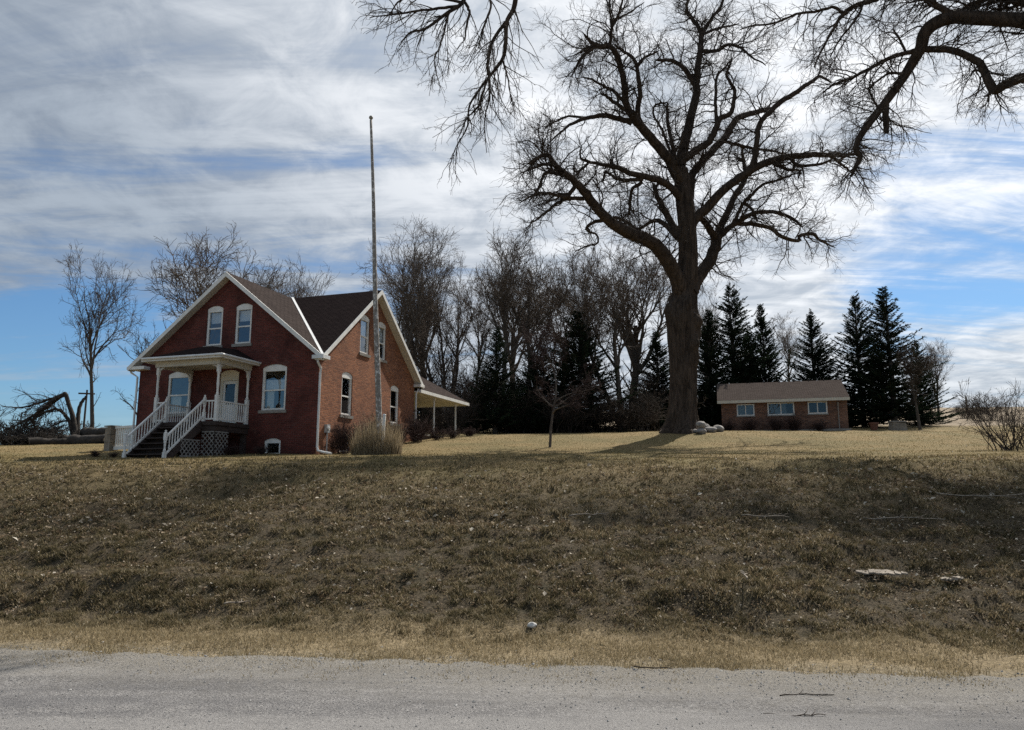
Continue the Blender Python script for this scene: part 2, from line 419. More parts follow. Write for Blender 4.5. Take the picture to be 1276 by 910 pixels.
def grow(par, N, length, ang, nseg, rr, rmax, rtip, jit=.25, trop=(0, 0, 0), tmin=.15, rg=rng, bias=1.):
    """N side branches on the parent branches, picked by parent length"""
    P, Rr = par
    n = P.shape[1]
    L = np.linalg.norm(np.diff(P, axis=1), axis=2).sum(1)
    w = L/L.sum(); i = rg.choice(len(P), N, p=w)
    t = (tmin+(1-tmin)*rg.random(N)**bias)*(n-1.001); k = t.astype(int); f = (t-k)[:, None]
    p0 = P[i, k]*(1-f)+P[i, k+1]*f; r0 = Rr[i, k]*(1-f[:, 0])+Rr[i, k+1]*f[:, 0]
    T = P[i, k+1]-P[i, k]; T /= np.linalg.norm(T, axis=1, keepdims=True)+1e-9
    q = rg.normal(size=(N, 3)); q -= (q*T).sum(1, keepdims=True)*T; q /= np.linalg.norm(q, axis=1, keepdims=True)
    a = np.radians(rg.uniform(ang[0], ang[1], N))[:, None]
    d = T*np.cos(a)+q*np.sin(a)
    ln = rg.uniform(length[0], length[1], N)*(1-.45*t/(n-1))
    out = np.zeros((N, nseg+1, 3)); out[:, 0] = p0; tr = np.array(trop)
    for s in range(nseg):
        d = d+rg.normal(size=(N, 3))*jit+tr; d /= np.linalg.norm(d, axis=1, keepdims=True)
        out[:, s+1] = out[:, s]+d*(ln/nseg)[:, None]
    rb = np.minimum(r0*rr, rmax)*rg.uniform(.7, 1.1, N); rb = np.maximum(rb, rtip*1.2)
    x = np.linspace(0, 1, nseg+1)
    return out, rb[:, None]*(1-x)+rtip*x
def cat(*gs):
    rs = [resample(*g) for g in gs]
    return np.concatenate([g[0] for g in rs]), np.concatenate([g[1] for g in rs])
def catmull(pts, m):
    P = np.array(pts, float); n = len(P)
    Q = np.vstack([2*P[0]-P[1], P, 2*P[-1]-P[-2]]); out = []
    for x in np.linspace(0, n-1-1e-6, m):
        i = int(x); t = x-i; a, b, c, d = Q[i:i+4]
        out.append(.5*((2*b)+(-a+c)*t+(2*a-5*b+4*c-d)*t*t+(-a+3*b-3*c+d)*t**3))
    return np.array(out)

def place_limbs(traces, D0, seed, kmax=.6, dclamp=7., first_is_trunk=True, jit=.0, smp=None):
    """each limb has its own distance: starts where its parent is and runs toward or away from the viewer"""
    rg = np.random.default_rng(seed); limbs = []; smp = [] if smp is None else smp
    for li, tr in enumerate(traces):
        tr = np.array(tr, float); m = max(12, 4*len(tr)); C = catmull(tr, m)
        if not smp: Ds = D0
        else:
            S = np.array(smp); Ds = S[np.argmin((S[:, 0]-C[0, 0])**2+(S[:, 1]-C[0, 1])**2), 2]
        k = 0. if (first_is_trunk and li == 0) else rg.uniform(-kmax, kmax)
        dist = np.concatenate([[0], np.cumsum(np.hypot(*np.diff(C[:, :2], axis=0).T))])
        wob = np.cumsum(rg.normal(size=m))*jit if li else np.zeros(m)
        D = Ds+np.clip(k*dist*D0/FPX, -dclamp, dclamp)+wob*D0/FPX
        D = np.clip(D, D0-9, D0+9)
        if li: C[1:, :2] += rg.normal(size=(m-1, 2))*.35
        P = np.array([at(c[0], c[1], d) for c, d in zip(C, D)])
        rad = np.maximum(C[:, 2], .45)*D/FPX
        smp += [(c[0], c[1], d) for c, d in zip(C, D)]
        limbs.append((P, rad))
    return limbs, smp

# ------------------------------------------------------------------ camera, light, world
cam = bpy.data.cameras.new('camera'); co = link(bpy.data.objects.new('camera', cam))
co.location = (0, 0, EYE); co.rotation_euler = (math.pi/2+PITCH, 0, 0)
cam.sensor_width = 36; cam.lens = FPX/1276*36; cam.clip_end = 5000; cam.clip_start = .05
scn.camera = co
sun = bpy.data.lights.new('sun', 'SUN'); so = link(bpy.data.objects.new('sun', sun))
sun.energy = 5.0; sun.angle = R(.6); sun.color = (1, .95, .87)
sd = Vector((math.sin(SUN_AZ)*math.cos(SUN_EL), math.cos(SUN_AZ)*math.cos(SUN_EL), math.sin(SUN_EL)))
so.rotation_euler = sd.to_track_quat('Z', 'Y').to_euler(); so.location = (20, 20, 60)
w = bpy.data.worlds.new('World'); scn.world = w; w.use_nodes = True
class WN(Nodes):
    def __init__(s): s.t = w.node_tree; s.t.nodes.clear(); s.out = s.n('ShaderNodeOutputWorld')
k = WN()
sky = k.n('ShaderNodeTexSky'); sky.sky_type = 'NISHITA'; sky.sun_disc = False
sky.sun_elevation = SUN_EL; sky.sun_rotation = SUN_AZ; sky.air_density = 1.0; sky.dust_density = .6; sky.ozone_density = 1.6
tc = k.n('ShaderNodeTexCoord'); sp = k.n('ShaderNodeSeparateXYZ'); k.l(tc.outputs['Generated'], sp.inputs[0])
zz = k.math('ADD', k.math('MAXIMUM', sp.outputs[2], 0.), .13)
cx = k.math('DIVIDE', sp.outputs[0], zz); cy = k.math('DIVIDE', sp.outputs[1], zz)
cb = k.n('ShaderNodeCombineXYZ'); k.l(cx, cb.inputs[0]); k.l(cy, cb.inputs[1])
mp = k.n('ShaderNodeMapping'); k.l(cb.outputs[0], mp.inputs[0]); mp.inputs['Rotation'].default_value = (0, 0, R(-106)); mp.inputs['Scale'].default_value = (.42, 2.3, 1)
mp.inputs['Location'].default_value = (3.1, 1.4, 0)
mp2 = k.n('ShaderNodeMapping'); k.l(cb.outputs[0], mp2.inputs[0]); mp2.inputs['Rotation'].default_value = (0, 0, R(35)); mp2.inputs['Scale'].default_value = (.5, .8, 1)
mp2.inputs['Location'].default_value = (7.3, 2.2, 0)
n1 = k.noise(mp.outputs[0], 1.15, 9, .64, 1.1); n2 = k.noise(mp2.outputs[0], .9, 6, .6, .3); n3 = k.noise(cb.outputs[0], 5.5, 6, .62, .5)
# the sheet opens low on the left and half way up on the right
az = k.math('ARCTAN2', sp.outputs[0], sp.outputs[1])
lowL = k.math('MULTIPLY', k.mrange(az, -.10, -.40), k.mrange(k.math('ADD', sp.outputs[2], k.math('MULTIPLY', k.math('SUBTRACT', n2, .5), .12)), .245, .17))
lowR = k.math('MULTIPLY', k.mrange(az, .36, .50), k.math('MULTIPLY', k.mrange(sp.outputs[2], .46, .34), k.mrange(sp.outputs[2], .10, .22)))
ctr = k.mrange(k.math('ABSOLUTE', k.math('SUBTRACT', az, .20)), .38, .05)
dens = k.math('ADD', k.math('MULTIPLY', n1, .72), k.math('ADD', k.math('MULTIPLY', n2, .46), k.math('MULTIPLY', n3, .16)))
dens = k.math('SUBTRACT', dens, k.math('MULTIPLY', lowL, .27))
dens = k.math('SUBTRACT', dens, k.math('MULTIPLY', lowR, .17))
dens = k.math('ADD', dens, k.math('MULTIPLY', ctr, .14))
mask = k.mrange(dens, .405, .66)
hz = k.mrange(sp.outputs[2], .12, .0); mask = k.math('MAXIMUM', mask, k.math('MULTIPLY', hz, .6))
csun = k.mrange(k.math('ADD', k.math('MULTIPLY', sp.outputs[0], sd.x), k.math('ADD', k.math('MULTIPLY', sp.outputs[1], sd.y), k.math('MULTIPLY', sp.outputs[2], sd.z))), .52, .92)
cb_ = k.mix(csun, (3.9, 4.45, 5.1), (10.2, 10.3, 10.4))
dk = k.mix(csun, (2.5, 2.95, 3.6), (5.2, 5.7, 6.3))
shade = k.mrange(k.math('ADD', k.math('MULTIPLY', n3, .55), k.math('MULTIPLY', n1, .6)), .44, .72)
ccol = k.mix(shade, dk, cb_)
skyc = k.mix(1., sky.outputs[0], (.52, .75, .94), 'MULTIPLY')
c = k.mix(k.math('MULTIPLY', mask, .94), skyc, ccol)
bg = k.n('ShaderNodeBackground'); k.l(c, bg.inputs[0]); bg.inputs[1].default_value = .077
k.l(bg.outputs[0], k.out.inputs[0])
scn.view_settings.view_transform = 'Standard'; scn.view_settings.look = 'None'
scn.view_settings.exposure = 0.52; scn.view_settings.gamma = 1
scn.view_settings.use_curve_mapping = False
scn.cycles.transparent_max_bounces = 12; scn.cycles.max_bounces = 6; scn.cycles.use_denoising = False

# ------------------------------------------------------------------ ground and road
def axis(segs):
    out = [segs[0][0]]
    for a, b, d0, d1 in segs:
        x = a
        while x < b-1e-6:
            t = (x-a)/(b-a); x = min(b, x+d0*(1-t)+d1*t); out.append(x)
    return np.array(out)
ys = axis([(-60, -8, 8, 4), (-8, 4, 2, .6), (4, 22, .11, .16), (22, 45, .18, .5), (45, 90, .6, 2), (90, 260, 3, 12), (260, 1500, 20, 200)])
xp = axis([(0, 16, .16, .22), (16, 30, .25, .6), (30, 70, .8, 3), (70, 300, 4, 30), (300, 1500, 60, 300)])
xs = np.concatenate([-xp[:0:-1], xp])
GX, GY = np.meshgrid(xs, ys); GZ = ground_z(GX, GY)
ny, nx = GX.shape; idx = np.arange(ny*nx).reshape(ny, nx)
q = np.stack([idx[:-1, :-1], idx[:-1, 1:], idx[1:, 1:], idx[1:, :-1]], -1).reshape(-1, 4)
# the ground dips under the road sheet
S = GY+.12*GX
GZ = GZ-.05*(1-sstep(6.9, 7.5, S))*(S > -20)
g = mesh_np('ground', np.stack([GX, GY, GZ], -1).reshape(-1, 3), q, mat='ground')
tag(g, 'dry winter lawn, rough bank and far field of the farmstead', 'ground', kind='structure')
rx = np.arange(-120, 120.01, .15); edge = 7.12+.03*vnoise(rx*.5, rx*0+4)*2+.05*vnoise(rx*3.1, rx*0+9)*2+.07*vnoise(rx*7.2, rx*0+1)*2
rows = []
ts = np.array([0, .02, .08, .2, .45, .7, .9, 1.])
for t in ts:
    sy = edge*(1-t)+(-3.)*t
    rows.append(np.stack([rx, sy-.12*rx, .012+.05*np.sin(np.pi*t)-.03*(t == 0)+0*rx], -1))
V = np.stack(rows); n_, m_ = V.shape[:2]; ii = np.arange(n_*m_).reshape(n_, m_)
q = np.stack([ii[1:, :-1], ii[1:, 1:], ii[:-1, 1:], ii[:-1, :-1]], -1).reshape(-1, 4)
tag(mesh_np('road', V.reshape(-1, 3), q, mat='road'), 'worn grey gravelled road along the foot of the bank', 'road', kind='structure')

# ------------------------------------------------------------------ farmhouse
HC = np.array([-7.93, 30.0, EYE+1.21])
W_, L_ = 9.27, 9.01; HR = 7.97; HE = 4.30; OH = .34; HX = -W_/2; HY = L_/2
house = empty('farmhouse', HC, -YAW, 'red brick farmhouse with crossed gables and a white railed front porch', 'house')
def FF(u, w, d=0): return (u, d, w)              # front wall
def RF(u, w, d=0): return (-d, u, w)             # right wall
def arch(c, wd, z0, z1, rise, n=8):
    p = [(c-wd/2, z0), (c+wd/2, z0)]
    for i in range(n+1):
        t = i/n; x = c+wd/2-wd*t; p.append((x, z1+rise*(1-(2*t-1)**2)))
    return p
def win(F, c, wd, z0, z1, rise, blind=None, sash=True, sill=True, label=None, head=.16):
    fr = MB(); b = .10; d0, d1 = .045, .13
    def bx(u0, w0, u1, w1, e0=d0, e1=d1):
        fr.hexa([F(u0, w0, e0), F(u1, w0, e0), F(u1, w0, e1), F(u0, w0, e1), F(u0, w1, e0), F(u1, w1, e0), F(u1, w1, e1), F(u0, w1, e1)])
    L0, L1 = c-wd/2+.004, c+wd/2-.004; top = z1-head if rise > 0 else z1-.07
    bx(L0, z0+.003, L0+b, top); bx(L1-b, z0+.003, L1, top); bx(L0+b+.001, z0+.003, L1-b-.001, z0+.08)
    hp = [(L0, top+.002), (L1, top+.002)]+[(np.clip(x, L0, L1), z-.004) for x, z in arch(c, wd, z0, z1, rise)[2:]] if rise > 0 else [(L0, top+.002), (L1, top+.002), (L1, z1-.004), (L0, z1-.004)]
    fr.prism([F(u, w, d0-.012) for u, w in hp], np.array(F(0, 0, d1))-np.array(F(0, 0, d0)))
    mid = (z0+top)/2+.02
    if sash:
        bx(L0+b+.001, mid-.03, L1-b-.001, mid+.03, d0+.015, d1-.015)
    f = fr.build('window', 'white_paint', house)
    if label: f['label'] = label
    ps = [(z0+.08, mid-.03), (mid+.03, top)] if sash else [(z0+.08, top)]
    for a, e in ps:
        p = MB(); p.poly([F(L0+b, a, .098), F(L1-b, a, .098), F(L1-b, e, .098), F(L0+b, e, .098)]); p.build('pane', 'window_glass', f)
    if blind:
        for (u0, u1, a, e, m) in blind:
            p = MB(); q0 = L0+b; ww = L1-L0-2*b; hh = top-z0-.08
            A, B_, z_, y_ = q0+u0*ww, q0+u1*ww, z0+.08+a*hh, z0+.08+e*hh
            p.hexa([F(A, z_, .17), F(B_, z_, .17), F(B_, z_, .18), F(A, z_, .18), F(A, y_, .17), F(B_, y_, .17), F(B_, y_, .18), F(A, y_, .18)])
            p.build('blind' if m == 'blind_white' else 'curtain', m, f)
    if sill:
        s = MB(); s.hexa([F(c-wd/2-.08, z0-.13, -.05), F(c+wd/2+.08, z0-.13, -.05), F(c+wd/2+.08, z0-.13, .12), F(c-wd/2-.08, z0-.13, .12),
                          F(c-wd/2-.08, z0-.005, -.06), F(c+wd/2+.08, z0-.005, -.06), F(c+wd/2+.08, z0+.0, .12), F(c-wd/2-.08, z0+.0, .12)])
        s.build('sill', 'stone_sill', f)
    return arch(c, wd, z0, z1, rise) if rise > 0 else [(c-wd/2, z0), (c+wd/2, z0), (c+wd/2, z1), (c-wd/2, z1)]
BW = 'blind_white'
fh = [win(FF, -7.08, 1.2, 1.88, 3.62, .14, [(0, .55, .0, .5, 'curtain')]),
      win(FF, -2.15, 1.2, 1.88, 3.68, .14, [(0, 1, .52, .78, BW), (.08, .42, 0, .48, 'curtain')]),
      win(FF, -5.38, .84, 4.80, 6.46, .12, [(0, 1, .66, 1., BW)]), win(FF, -3.87, .84, 4.80, 6.46, .12, [(0, 1, .66, 1., BW)]),
      win(FF, -2.08, .80, .02, .60, .11, None, False, False, 'small arched basement window under the front window', .10)]
rh = [win(RF, 2.25, .90, 1.80, 3.58, .13), win(RF, 6.80, .90, 1.80, 3.56, .13),
      win(RF, 3.66, .84, 4.76, 6.48, .12, [(0, 1, .52, 1., BW)]), win(RF, 5.30, .84, 4.76, 6.48, .12, [(0, 1, .52, 1., BW)]),
      win(RF, 2.2, .80, .20, .95, 0, None, False, False, 'square basement window in the side wall')]
# front door: cream frame with arched head, dark glass, white lower screen
dc, dw = -4.42, .98
dh = arch(dc, dw, 1.30, 3.56, .13)
dm = MB(); e0, e1 = .05, .13
def dbx(m, u0, w0, u1, w1, a=.05, b=.13): m.box((u0, a, w0), (u1, b, w1))
dbx(dm, dc-dw/2+.004, 1.30, dc-dw/2+.13, 3.22); dbx(dm, dc+dw/2-.13, 1.30, dc+dw/2-.004, 3.22)
dm.prism([(np.clip(u, dc-dw/2+.004, dc+dw/2-.004), .04, w-.004) for u, w in [(dc-dw/2, 3.226), (dc+dw/2, 3.226)]+dh[2:]], (0, .09, 0))
door = dm.build('door', 'cream_paint', house)
m = MB(); m.box((dc-.355, .09, 1.31), (dc+.355, .125, 2.18)); m.box((dc-.355, .09, 2.18), (dc-.25, .125, 3.21)); m.box((dc+.25, .09, 2.18), (dc+.355, .125, 3.21)); m.box((dc-.248, .09, 3.08), (dc+.248, .125, 3.21))
m.build('door_leaf', 'white_paint', door)
m = MB(); m.poly([(dc-.25, .11, 2.18), (dc+.25, .11, 2.18), (dc+.25, .11, 3.08), (dc-.25, .11, 3.08)]); m.build('pane', 'dull_glass', door)
m = MB(); m.tube([(dc+.30, .09, 2.14), (dc+.30, .03, 2.14)], [.018, .028], 8); m.build('handle', 'gutter_metal', door)
fh.append(dh)
APX = HR-.10; SL = (HR-HE)/(W_/2); SB = (HR-HE)/(L_/2)
def roofA(x): return HR-SL*abs(x-HX)
outF = [(-W_, -.6), (0, -.6), (0, HE-.13), (HX, APX), (-W_, HE-.13)]
outR = [(0, -.6), (L_, -.6), (L_, HE-.13), (HY, APX), (0, HE-.13)]
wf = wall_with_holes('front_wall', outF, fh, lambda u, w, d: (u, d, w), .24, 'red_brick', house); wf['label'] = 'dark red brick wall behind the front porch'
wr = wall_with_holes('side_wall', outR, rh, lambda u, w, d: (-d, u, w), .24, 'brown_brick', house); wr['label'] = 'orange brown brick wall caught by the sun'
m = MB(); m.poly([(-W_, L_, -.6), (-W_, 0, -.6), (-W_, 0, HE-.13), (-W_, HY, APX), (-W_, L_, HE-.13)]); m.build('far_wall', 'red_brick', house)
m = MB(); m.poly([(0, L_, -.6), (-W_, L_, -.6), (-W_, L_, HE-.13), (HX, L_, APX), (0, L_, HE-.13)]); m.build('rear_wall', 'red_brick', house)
# roof: eight slopes of two crossing gables; the front wing's shingles are paler than the side wing's
Mid = (HX, HY)
def slope(tri, name, mat):
    # slab of thickness .11 hung under the weather surface
    m = MB(); z = lambda p, a: (HR-SL*abs(p[0]-HX)) if a == 'A' else (HR-SB*abs(p[1]-HY))
    pts, ax = tri; m.prism([(p[0], p[1], z(p, ax)-.11) for p in pts], (0, 0, .11)); return m
e = OH
cr = lambda sx, sy: (HX+sx*(W_/2+e), HY+sy*(L_/2+e*L_/W_))
yF, yB = HY-(L_/2+e*L_/W_), HY+(L_/2+e*L_/W_); xL, xR = -W_-e, e
roof = None
pale, dark = MB(), MB()
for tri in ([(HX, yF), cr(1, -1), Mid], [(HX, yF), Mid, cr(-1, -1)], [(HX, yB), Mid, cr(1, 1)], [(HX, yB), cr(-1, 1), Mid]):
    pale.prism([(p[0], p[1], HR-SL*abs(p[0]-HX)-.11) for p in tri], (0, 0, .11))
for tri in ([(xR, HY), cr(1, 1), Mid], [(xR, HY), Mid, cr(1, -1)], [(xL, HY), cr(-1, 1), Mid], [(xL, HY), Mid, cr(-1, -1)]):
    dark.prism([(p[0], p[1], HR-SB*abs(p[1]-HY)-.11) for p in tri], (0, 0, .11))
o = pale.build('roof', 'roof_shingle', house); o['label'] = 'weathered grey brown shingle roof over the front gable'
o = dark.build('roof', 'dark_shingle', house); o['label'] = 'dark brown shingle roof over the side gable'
v = MB(); a = np.array((HX+.05, HY-.05, HR-.01)); b = np.array((cr(1, -1)[0], cr(1, -1)[1], HR-SL*(W_/2+e)))
v.bar(a+(0, 0, .03), b+(0, 0, .03), .11, .03); v.build('valley_flashing', 'gutter_metal', house)
# barge boards and soffits along the visible gables
def rake(p0, p1, nrm, parent_name='barge_board'):
    m = MB(); p0 = np.array(p0); p1 = np.array(p1); n = np.array(nrm, float)
    dz = np.array((0, 0, -.21)); off = n*.012
    m.prism([p0+off, p1+off, p1+dz+off, p0+dz+off], n*.035); return m
for (A, B_, n) in (((HX, yF, HR-.0), (cr(1, -1)[0], yF, HR-SL*(W_/2+e)), (0, -1, 0)), ((HX, yF, HR), (cr(-1, -1)[0], yF, HR-SL*(W_/2+e)), (0, -1, 0)),
                 ((xR, HY, HR), (xR, cr(1, -1)[1], HR-SB*(L_/2+e)), (1, 0, 0)), ((xR, HY, HR), (xR, cr(1, 1)[1], HR-SB*(L_/2+e)), (1, 0, 0))):
    rake(A, B_, n).build('barge_board', 'white_paint', house)
sf = MB()
for sx in (-1, 1):
    x1 = HX+sx*(W_/2+e)
    sf.prism([(HX, yF+.01, HR-.20), (x1, yF+.01, HR-.20-SL*(W_/2+e)), (x1, -.003, HR-.20-SL*(W_/2+e)), (HX, -.003, HR-.20)], (0, 0, .07))
for sy in (-1, 1):
    y1 = HY+sy*(L_/2+e)
    sf.prism([(xR-.01, HY, HR-.20), (xR-.01, y1, HR-.20-SB*(L_/2+e)), (.003, y1, HR-.20-SB*(L_/2+e)), (.003, HY, HR-.20)], (0, 0, .07))
sf.build('soffit', 'soffit_paint', house)
# eave corner boxes, gutters and downspouts
m = MB(); m.box((-.10, -.42, HE-.42), (.44, .10, HE-.27)); m.build('eave_return', 'gutter_metal', house)
m = MB(); m.box((-W_-.42, -.36, HE-.42), (-W_+.55, .0-.004, HE-.28)); m.build('eave_return', 'white_paint', house)
m = MB(); m.box((.0+.004, L_-.10, HE-.42), (.40, L_+.42, HE-.28)); m.build('eave_return', 'white_paint', house)
m = MB(); m.box((-W_-.44, -.3, HE-.40), (-W_-.33, L_, HE-.27)); m.build('gutter', 'white_paint', house)
m = MB(); m.tube([(.10, -.30, HE-.42), (.12, -.30, HE-.55), (.13, -.07, HE-.80), (.10, -.07, HE-1.0), (.10, -.07, .32), (.16, -.10, .16), (.55, -.25, .08), (1.0, -.45, .02)], .047, 8)
m.build('downspout', 'gutter_metal', house)
m = MB(); m.tube([(-W_-.38, -.2, HE-.40), (-W_-.36, -.14, HE-.52), (-W_-.05, -.08, HE-.72), (-W_-.05, -.08, .3)], .045, 8); m.build('downspout', 'gutter_metal', house)
m = MB(); m.tube([(.22, L_+.1, HE-.42), (.18, L_+.05, HE-.62), (.09, L_+.04, HE-.78), (.09, L_+.04, .45)], .045, 8); m.build('downspout', 'gutter_metal', house)
m = MB(); m.box((.004, .56, .93), (.13, .80, 1.27)); mt = m.build('electric_meter', 'meter_grey', house)
m = MB(); m.tube([(.07, .68, .93), (.07, .68, .30), (.08, .70, -.3)], .03, 8); m.build('conduit', 'meter_grey', mt)
m = MB(); m.tube([(.13, .68, 1.12), (.17, .68, 1.12)], .075, 12); m.build('dial', 'gutter_metal', mt)
m = MB(); m.box((.004, 2.0, .02), (.5, 2.55, .19)); m.build('window_well', 'meter_grey', house)

# ---- front porch
PD = 2.0; FL = 1.29; x0p, x1p = -6.46, -3.30
m = MB(); m.box((x0p-.05, -PD-.08, FL-.16), (x1p+.05, -.004, FL)); m.build('porch_deck', 'dark_wood', house)
m = MB(); m.box((x0p, -PD-.02, FL-.40), (x1p, -PD+.05, FL-.163)); m.box((x1p-.07, -PD+.053, FL-.40), (x1p, -.006, FL-.163)); m.box((x0p, -PD+.053, FL-.40), (x0p+.07, -.006, FL-.163)); m.build('porch_skirt', 'dark_wood', house)
for px_, py_ in ((x0p+.1, -PD+.1), (x1p-.12, -PD+.12), (x0p+.1, -.15), (x1p-.12, -.15), (-4.6, -PD+.12)):
    m = MB(); m.box((px_-.09, py_-.09, -.5), (px_+.09, py_+.09, FL-.41)); m.build('porch_pier', 'dark_wood', house)
EZ = 3.86
# beam and fascia under the eave
m = MB(); bx0, bx1, by = x0p-.02, x1p+.02, -PD-.02
m.box((bx0, by, EZ-.28), (bx1, by+.16, EZ-.06)); m.box((bx1-.16, by+.163, EZ-.28), (bx1, -.004, EZ-.06)); m.box((bx0, by+.163, EZ-.28), (bx0+.16, -.004, EZ-.06))
m.box((bx0+.163, by+.163, EZ-.12), (bx1-.163, -.006, EZ-.07))
m.build('porch_beam', 'soffit_paint', house)
ov = .34; ex0, ex1, ey = bx0-ov, bx1+ov, by-ov; RZ = 4.50
rp = MB(); A = (ex0, ey, EZ); B_ = (ex1, ey, EZ); C_ = (ex1, -.004, EZ); D_ = (ex0, -.004, EZ)
r0 = (ex0+1.15, -.004, RZ); r1 = (ex1-1.15, -.004, RZ); q0 = (ex0+1.55, -1.05, RZ-.02); q1 = (ex1-1.55, -1.05, RZ-.02)
for poly in ([A, B_, q1, q0], [B_, C_, r1, q1], [D_, A, q0, r0], [q0, q1, r1, r0]): rp.prism(poly, (0, 0, .05))
rp.build('porch_roof', 'dark_shingle', house)
m = MB(); m.box((ex0-.03, ey-.05, EZ-.09), (ex1+.03, ey+.03, EZ+.045)); m.box((ex1-.03, ey+.033, EZ-.09), (ex1+.05, -.01, EZ+.045)); m.box((ex0-.05, ey+.033, EZ-.09), (ex0+.03, -.01, EZ+.045))
m.box((ex0+.033, ey+.033, EZ-.055), (ex1-.033, -.01, EZ-.03))
m.build('porch_fascia', 'white_paint', house)
m = MB(); m.tube([(ex0+.02, ey-.09, EZ+.02), (ex1+.06, ey-.09, EZ+.02), (ex1+.09, ey-.06, EZ+.02), (ex1+.09, -.02, EZ+.02)], .05, 8); m.build('porch_gutter', 'gutter_metal', house)
def porch_post(x, y, dirs):
    m = MB(); z0, z1 = FL, EZ-.29
    m.box((x-.065, y-.065, z0), (x+.065, y+.065, z0+1.05)); m.box((x-.06, y-.06, z1-.30), (x+.06, y+.06, z1))
    m.tube([(x, y, z0+1.05), (x, y, z0+1.10), (x, y, z0+1.16), (x, y, z0+1.5), (x, y, z1-.42), (x, y, z1-.36), (x, y, z1-.30)], [.05, .065, .04, .055, .045, .065, .05], 10)
    po = m.build('porch_post', 'white_paint', house)
    for dx, dy in dirs:
        b = MB(); r = .24; cxp, czp = r, -r
        pts = [(t, ) for t in range(7)]
        for (ra, wd) in ((r, .035), (r*.62, .025)):
            arc = []
            for i in range(8):
                a = math.pi/2*i/7; d = ra*(1-math.sin(a))+.055; h = -ra*(1-math.cos(a))
                arc.append((x+dx*d, y+dy*d, z1-.01+h))
            b.tube(arc, wd/2, 6)
        b.tube([(x+dx*.06, y+dy*.06, z1-.06), (x+dx*.2, y+dy*.2, z1-.02)], .012, 6)
        b.build('bracket', 'white_paint', po)
fy = -PD+.08
porch_post(x0p+.08, fy, ((1, 0), (0, 1))); porch_post(x1p-.08, fy, ((-1, 0), (0, 1)))
porch_post(x0p+.08, -.09, ((0, -1),)); porch_post(x1p-.08, -.09, ((0, -1),))
def railing(a, b, name='porch_railing', h=.82, low=.10, step=.125, slope=False):
    a = np.array(a, float); b = np.array(b, float); m = MB()
    m.bar(a+(0, 0, h), b+(0, 0, h), .075, .055); m.bar(a+(0, 0, low), b+(0, 0, low), .05, .06)
    n = max(2, int(np.linalg.norm((b-a)[:2])/step))
    for i in range(1, n):
        p = a+(b-a)*i/n
        m.tube([p+(0, 0, low), p+(0, 0, low+.18), p+(0, 0, low+.24), p+(0, 0, h-.20), p+(0, 0, h-.14), p+(0, 0, h)], [.026, .026, .017, .024, .026, .026], 6)
    return m.build(name, 'white_paint', house)
sx0, sx1 = -5.83, -3.95
railing((x0p+.15, fy, FL), (sx0-.06, fy, FL)); railing((sx1+.06, fy, FL), (x1p-.15, fy, FL))
railing((x0p+.08, fy+.1, FL), (x0p+.08, -.16, FL)); railing((x1p-.08, fy+.1, FL), (x1p-.08, -.16, FL))
# stairs
NS = 7; run = .29; rise = (FL+.27)/NS
m = MB(); tr = MB()
for i in range(NS):
    yb = -PD-.08-i*run; zt = FL-(i+1)*rise+(.0)
    if i < NS-1: m.box((sx0+.02, yb-run-.03, zt-.045), (sx1-.02, yb, zt))
    m.box((sx0+.05, yb-.03, zt-rise+.0), (sx1-.05, yb-.003, zt-.048)) if i < NS-1 else None
st = m.build('porch_stairs', 'dark_wood', house)
yb = -PD-.08-(NS-1)*run
for sx in (sx0, sx1):
    s = MB(); s.prism([(sx-.03, -PD-.085, FL-.02), (sx-.03, -PD-.085, FL-.40), (sx-.03, yb+.12, -.35), (sx-.03, yb-.05, -.35), (sx-.03, yb-.05, -.16)], (.06, 0, 0)); s.build('stringer', 'dark_wood', st)
ySt = yb-.06; zSt = -.28
def newel(x, y, z0, z1):
    m = MB(); m.box((x-.055, y-.055, z0), (x+.055, y+.055, z0+.38)); m.box((x-.05, y-.05, z1-.34), (x+.05, y+.05, z1-.10))
    m.tube([(x, y, z0+.38), (x, y, z0+.44), (x, y, z0+.5), (x, y, z1-.46), (x, y, z1-.40), (x, y, z1-.34)], [.045, .055, .034, .04, .055, .045], 8)
    m.tube([(x, y, z1-.10), (x, y, z1-.07), (x, y, z1-.02), (x, y, z1+.03), (x, y, z1+.05)], [.06, .065, .03, .042, .01], 8)
    m.build('newel_post', 'white_paint', st)
for sx in (sx0, sx1):
    newel(sx, fy-.02, FL, FL+1.02); newel(sx, ySt, zSt-.1, zSt+1.05)
    rr_ = railing((sx, fy-.09, FL+.02), (sx, ySt+.07, zSt+.06), 'stair_railing', .82, .16, .13)
